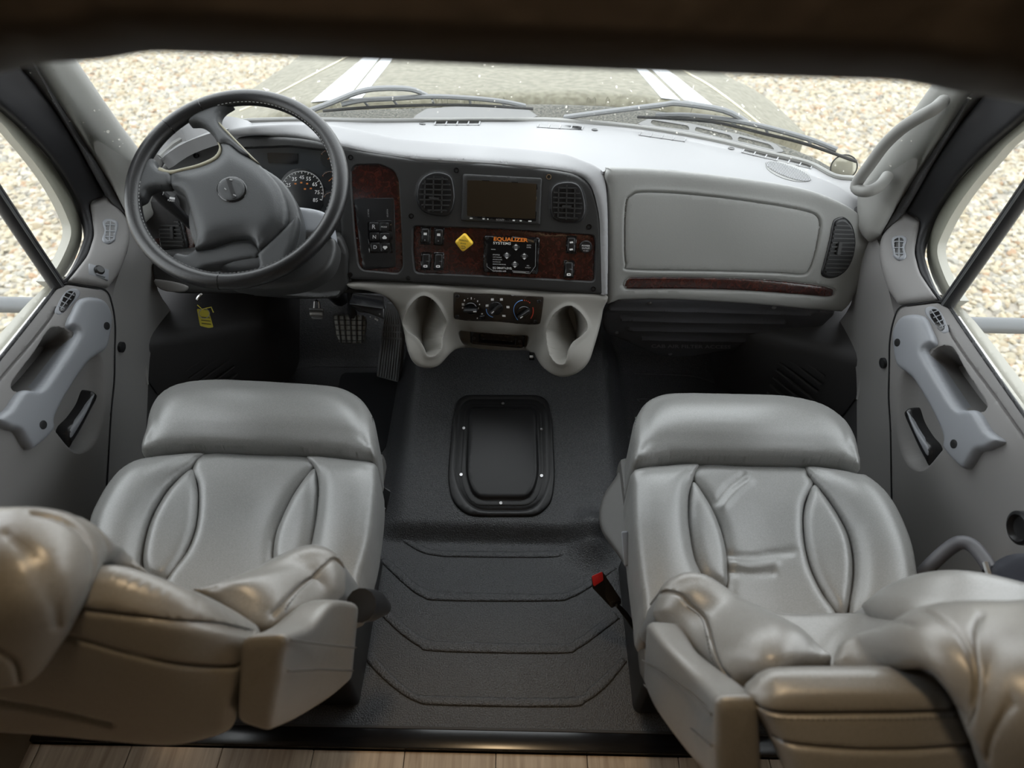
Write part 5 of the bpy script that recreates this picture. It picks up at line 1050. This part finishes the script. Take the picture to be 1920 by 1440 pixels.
wg['label'] = 'side wing of the backrest'
stitch(Off(S_qw, .04), [(1299, 1143), (1322, 1176), (1345, 1212), (1384, 1281)], wg, 0, 8)
S_qf = Surf([(1457, 1154, 'y', .51), (1569, 1152, 'y', .53), (1631, 1160, 'y', .52), (1797, 1085, 'y', .53), (1739, 1091, 'y', .54), (1920, 1112, 'y', .51), (1920, 1150, 'y', .47), (1797, 1154, 'y', .46), (1677, 1189, 'y', .45), (1596, 1212, 'y', .46), (1554, 1247, 'y', .43)])
panel('backrest_front', S_qf, cr([(1440, 1156), (1500, 1153), (1569, 1152), (1640, 1156), (1700, 1170), (1760, 1200), (1700, 1260), (1560, 1260), (1500, 1210)], 4), 'seat_vinyl', PT, puff=.012, edge=16, skirt=.06, step=8, sharp=60)
panel('back_bolster', S_qf, cr([(1628, 1162), (1655, 1130), (1690, 1107), (1739, 1091), (1797, 1085), (1854, 1091), (1930, 1112), (2000, 1150), (1980, 1200), (1800, 1200), (1700, 1180)], 4), 'seat_vinyl', PT, h=.004, puff=.03, edge=34, skirt=.14, sk_dir=(0, .25, -1), step=8, sharp=60)
am = obj('armrest', *loft4([Q((1338, 1470, 'y', .25), (1428, 1470, 'y', .25), (1418, 1302, 'y', .31), (1338, 1304, 'y', .31)),
    Q((1285, 1420, 'y', .31), (1400, 1420, 'y', .31), (1390, 1278, 'y', .355), (1310, 1272, 'y', .355)),
    Q((1228, 1340, 'y', .385), (1330, 1340, 'y', .385), (1312, 1222, 'y', .42), (1245, 1205, 'y', .425)),
    Q((1207, 1290, 'y', .44), (1300, 1290, 'y', .44), (1280, 1170, 'y', .48), (1213, 1166, 'y', .475))], .3), 'seat_vinyl', PT, sharp=70); am['label'] = 'folded grey vinyl armrest'
obj('armrest_seam', *tube([at(u, v, 'y', y) for u, v, y in ((1204, 1238, .455), (1236, 1255, .41), (1290, 1296, .355), (1334, 1340, .298))], .0015, 5), 'seat_piping', am)
obj('armrest_seam', *tube([at(u, v, 'y', y) for u, v, y in ((1208, 1284, .44), (1240, 1318, .395), (1290, 1360, .338), (1334, 1398, .27))], .0015, 5), 'seat_piping', am)

# ================================================================== smaller things
# belt buckle
BK = thing('belt_buckle', 'black seat belt buckle with red release button beside the passenger seat', 'buckle', tuple(at(1165, 1140, 'z', .25)))
bq = hexa([at(1110, 1104, 'z', .34), at(1133, 1089, 'z', .34), at(1131, 1070, 'z', .36), at(1107, 1080, 'z', .36), at(1146, 1142, 'z', .27), at(1166, 1132, 'z', .27), at(1166, 1124, 'z', .29), at(1144, 1130, 'z', .29)], .003)
obj('buckle_body', *bq, 'plastic_black', BK)
obj('release_button', *hexa([at(1112, 1099, 'z', .345), at(1131, 1087, 'z', .345), at(1129, 1071, 'z', .3625), at(1109, 1080, 'z', .3625), at(1120, 1102, 'z', .33), at(1134, 1092, 'z', .33), at(1132, 1077, 'z', .345), at(1114, 1084, 'z', .345)], .002), 'red_button', BK)
obj('strap', *tube([at(1155, 1132, 'z', .28), at(1175, 1155, 'z', .22), at(1198, 1190, 'z', .17), at(1212, 1225, 'z', .13)], [.008, .012, .013, .013], 10, flat=.35), 'rubber', BK)
# pedals
S_br = Surf.plane(at(655, 615, 'y', 1.60), (0, -.75, .66), ((630, 600), (680, 600), (655, 640)))
BP = thing('brake_pedal', 'worn ribbed metal brake pedal', 'pedal', tuple(at(655, 640, 'z', .02)))
panel('pedal_pad', S_br, rnd([(625, 590), (684, 591), (687, 602), (683, 644), (636, 644), (629, 625)], 6), 'metal_pedal', BP, puff=.003, edge=3, skirt=.012, step=6)
for k in range(5): obj('rib', *bar_px(S_br, (634+k*11.5, 592), (640+k*9.8, 643), 2, .002, .008), 'plastic_black', BP)
for k in range(5): obj('rib', *bar_px(S_br, (627+k*1.8, 600+k*9.5), (686-k*.6, 601+k*9.5), 2, .002, .008), 'plastic_black', BP)
obj('pedal_arm', *tube([S_br.p((660, 600))[0]+np.array([0, .01, 0]), S_br.p((660, 600))[0]+np.array([0, .1, .15]), np.array([-.42, 1.86, .42])], .014, 8), 'plastic_black', BP)
AP = thing('accelerator_pedal', 'long ribbed black accelerator pedal beside the floor hump', 'pedal', tuple(at(726, 710, 'z', 0.)))
S_ac = Surf([(706, 706, 'z', .02), (747, 716, 'z', .02), (727, 573, 'z', .22), (750, 580, 'z', .22)])
panel('pedal_pad', S_ac, rnd([(706, 706), (747, 717), (755, 636), (749, 575), (727, 566), (717, 609)], 4), 'pedal_rubber', AP, puff=.003, edge=3, skirt=.02, step=6)
for k in range(8):
    t = (k+.5)/8; a = np.array([708+38*t, 704+9*t]); b = np.array([717+36.5*t, 636+1*t]); c = np.array([718.5+35*t, 607+1*t]); d = np.array([729+19*t, 568+8*t]); nn = b*.88+c*.12
    for q0, q1 in ((a, b), (b*.85+c*.15, b*.55+c*.45), (b*.45+c*.55, b*.15+c*.85), (c, d)): obj('rib', *bar_px(S_ac, q0, q1, 2.6, .002, .008), 'pedal_rubber', AP)
HRl = thing('hood_release', 'small pressed steel release plate hanging under the dashboard', 'plate', tuple(at(593, 598, 'y', 1.47)))
S_hr = Surf.plane(at(593, 588, 'y', 1.47), (0, -.8, .6), ((580, 580), (606, 580), (593, 600)))
panel('plate', S_hr, rnd([(579, 577), (607, 578), (606, 592), (605, 599), (585, 598), (580, 590)], 2), 'steel', HRl, puff=.003, edge=3, skirt=.004, step=4, feats=[('line', [(581, 583), (606, 584)], .003, 1.6), ('line', [(583, 593), (606, 594)], -.003, 1.6)])
obj('hanger', *tube([at(589, 578, 'y', 1.48), at(590, 566, 'y', 1.49), at(594, 563, 'y', 1.5), at(598, 566, 'y', 1.49), at(599, 578, 'y', 1.48)], .003, 6), 'steel', HRl)
# brake controller under the console edge
BC = thing('brake_controller', 'black trailer brake controller box under the dashboard edge', 'controller', tuple(at(690, 590, 'y', 1.36)))
obj('controller_body', *hexa([at(657, 574, 'y', 1.33), at(722, 600, 'y', 1.33), at(722, 574, 'y', 1.35), at(653, 567, 'y', 1.34), at(672, 586, 'y', 1.44), at(720, 590, 'y', 1.44), at(719, 560, 'y', 1.46), at(662, 555, 'y', 1.45)], .006), 'plastic_black', BC)
obj('controller_window', *hexa([at(653, 570, 'y', 1.328), at(722, 580, 'y', 1.328), at(720, 556, 'y', 1.38), at(661, 549, 'y', 1.38), at(658, 570, 'y', 1.36), at(716, 578, 'y', 1.36), at(714, 556, 'y', 1.41), at(664, 552, 'y', 1.41)], .004), 'gloss_black', BC)
for u, v in ((675, 592), (712, 589), (694, 594)):
    obj('screw', *rbox(Matrix.Translation(Vector(at(u, v, 'y', 1.329))), (.004, .003, .004), .001), 'steel', BC)
obj('lever', *tube([at(704, 597, 'y', 1.335), at(710, 601, 'y', 1.33)], [.004, .003], 8), 'chrome', BC)
# keys with yellow tag
KY = thing('key_tag', 'yellow key tag on a wire ring hanging under the steering wheel', 'key tag', tuple(at(385, 614, 'y', 1.365)))
S_ky = Surf.plane(at(385, 597, 'y', 1.365), (.2, -.9, .35), ((370, 580), (398, 580), (385, 612)))
panel('tag', S_ky, rnd([(369, 579), (391, 582), (400, 614), (391, 615), (375, 611)], 2), 'tag_yellow', KY, skirt=.002, step=6, back=True)
for y0, a, b in ((594, 376, 394), (600, 377, 395), (606, 378, 396)): obj('handwriting', *bar_px(S_ky, (a, y0), (b, y0+2), 1.2, .0003, .0008), 'black_print', KY)
obj('key_ring', *tube([S_ky.p((384+10*math.cos(a), 586+9*math.sin(a)))[0]+np.array([0, -.004, 0]) for a in np.linspace(0, 2*math.pi, 20, endpoint=False)], .0012, 6, closed=True), 'steel', KY)
obj('wire', *tube([S_ky.p(q)[0]+np.array([0, -.004, 0]) for q in ((371, 570), (380, 578), (388, 576), (397, 574), (401, 584))], .0014, 6), 'tag_yellow', KY)
obj('hook', *tube([at(369, 562, 'y', 1.365), at(373, 556, 'y', 1.37), at(378, 551, 'y', 1.378)], .004, 8), 'chrome', KY)
# grab handle on the passenger pillar
GH = thing('grab_handle', 'light grey looped grab handle on the passenger windshield pillar', 'handle', tuple(at(1612, 356, 'x', .82)))
_g = cr(list(zip([1664, 1650, 1630, 1612, 1606, 1631, 1659, 1692, 1725, 1752, 1768], [330, 348, 358, 357, 345, 309, 271, 240, 219, 204, 190], [885, 860, 835, 822, 818, 825, 835, 845, 855, 868, 900])), 4, False)
obj('grip', *tube([at(u, v, 'x', x/1000) for u, v, x in _g], .0133, 14), 'pillar_grey', GH)
# belt guide bar and bag behind the passenger seat
BG = thing('guide_bar', 'bent dark grey bar beside the passenger backrest', 'bar', tuple(at(1725, 1081, 'x', .80)))
obj('bar', *tube([at(u, v, 'x', x/1000) for u, v, x in cr([(1700, 1110, 770), (1726, 1080, 790), (1757, 1048, 810), (1786, 1024, 830), (1805, 1017, 840), (1825, 1025, 850), (1846, 1050, 855), (1856, 1068, 855)], 4, False)], .0125, 14), 'cover_plastic', BG)
obj('chrome_tip', *tube([at(1848, 1055, 'x', .842), at(1858, 1088, 'x', .84)], .006, 8), 'chrome', BG)
BGG = thing('dark_bag', 'navy fabric bag between passenger seat and door', 'bag', tuple(at(1900, 1100, 'x', .88)))
obj('bag_body', *loft4([Q((1856, 1110, 'x', .86), (1880, 1115, 'x', .80), (1885, 1062, 'x', .82), (1862, 1052, 'x', .88)), Q((1890, 1125, 'x', .86), (1930, 1130, 'x', .80), (1935, 1040, 'x', .82), (1895, 1038, 'x', .90)), Q((1990, 1140, 'x', .86), (2030, 1140, 'x', .80), (2040, 1045, 'x', .82), (2000, 1035, 'x', .90))], .4), 'bag_navy', BGG, sharp=80)
M = Matrix.Translation(Vector(at(1922, 990, 'x', .935))) @ Matrix.Rotation(-math.pi/2, 4, 'Y')
DK = bpy.data.objects['door_2']
obj('door_speaker', *lathe(M, [(.03, -.01), (.03, .012), (.024, .015), (.02, .006), (.004, .006)], 24), 'plastic_black', DK)
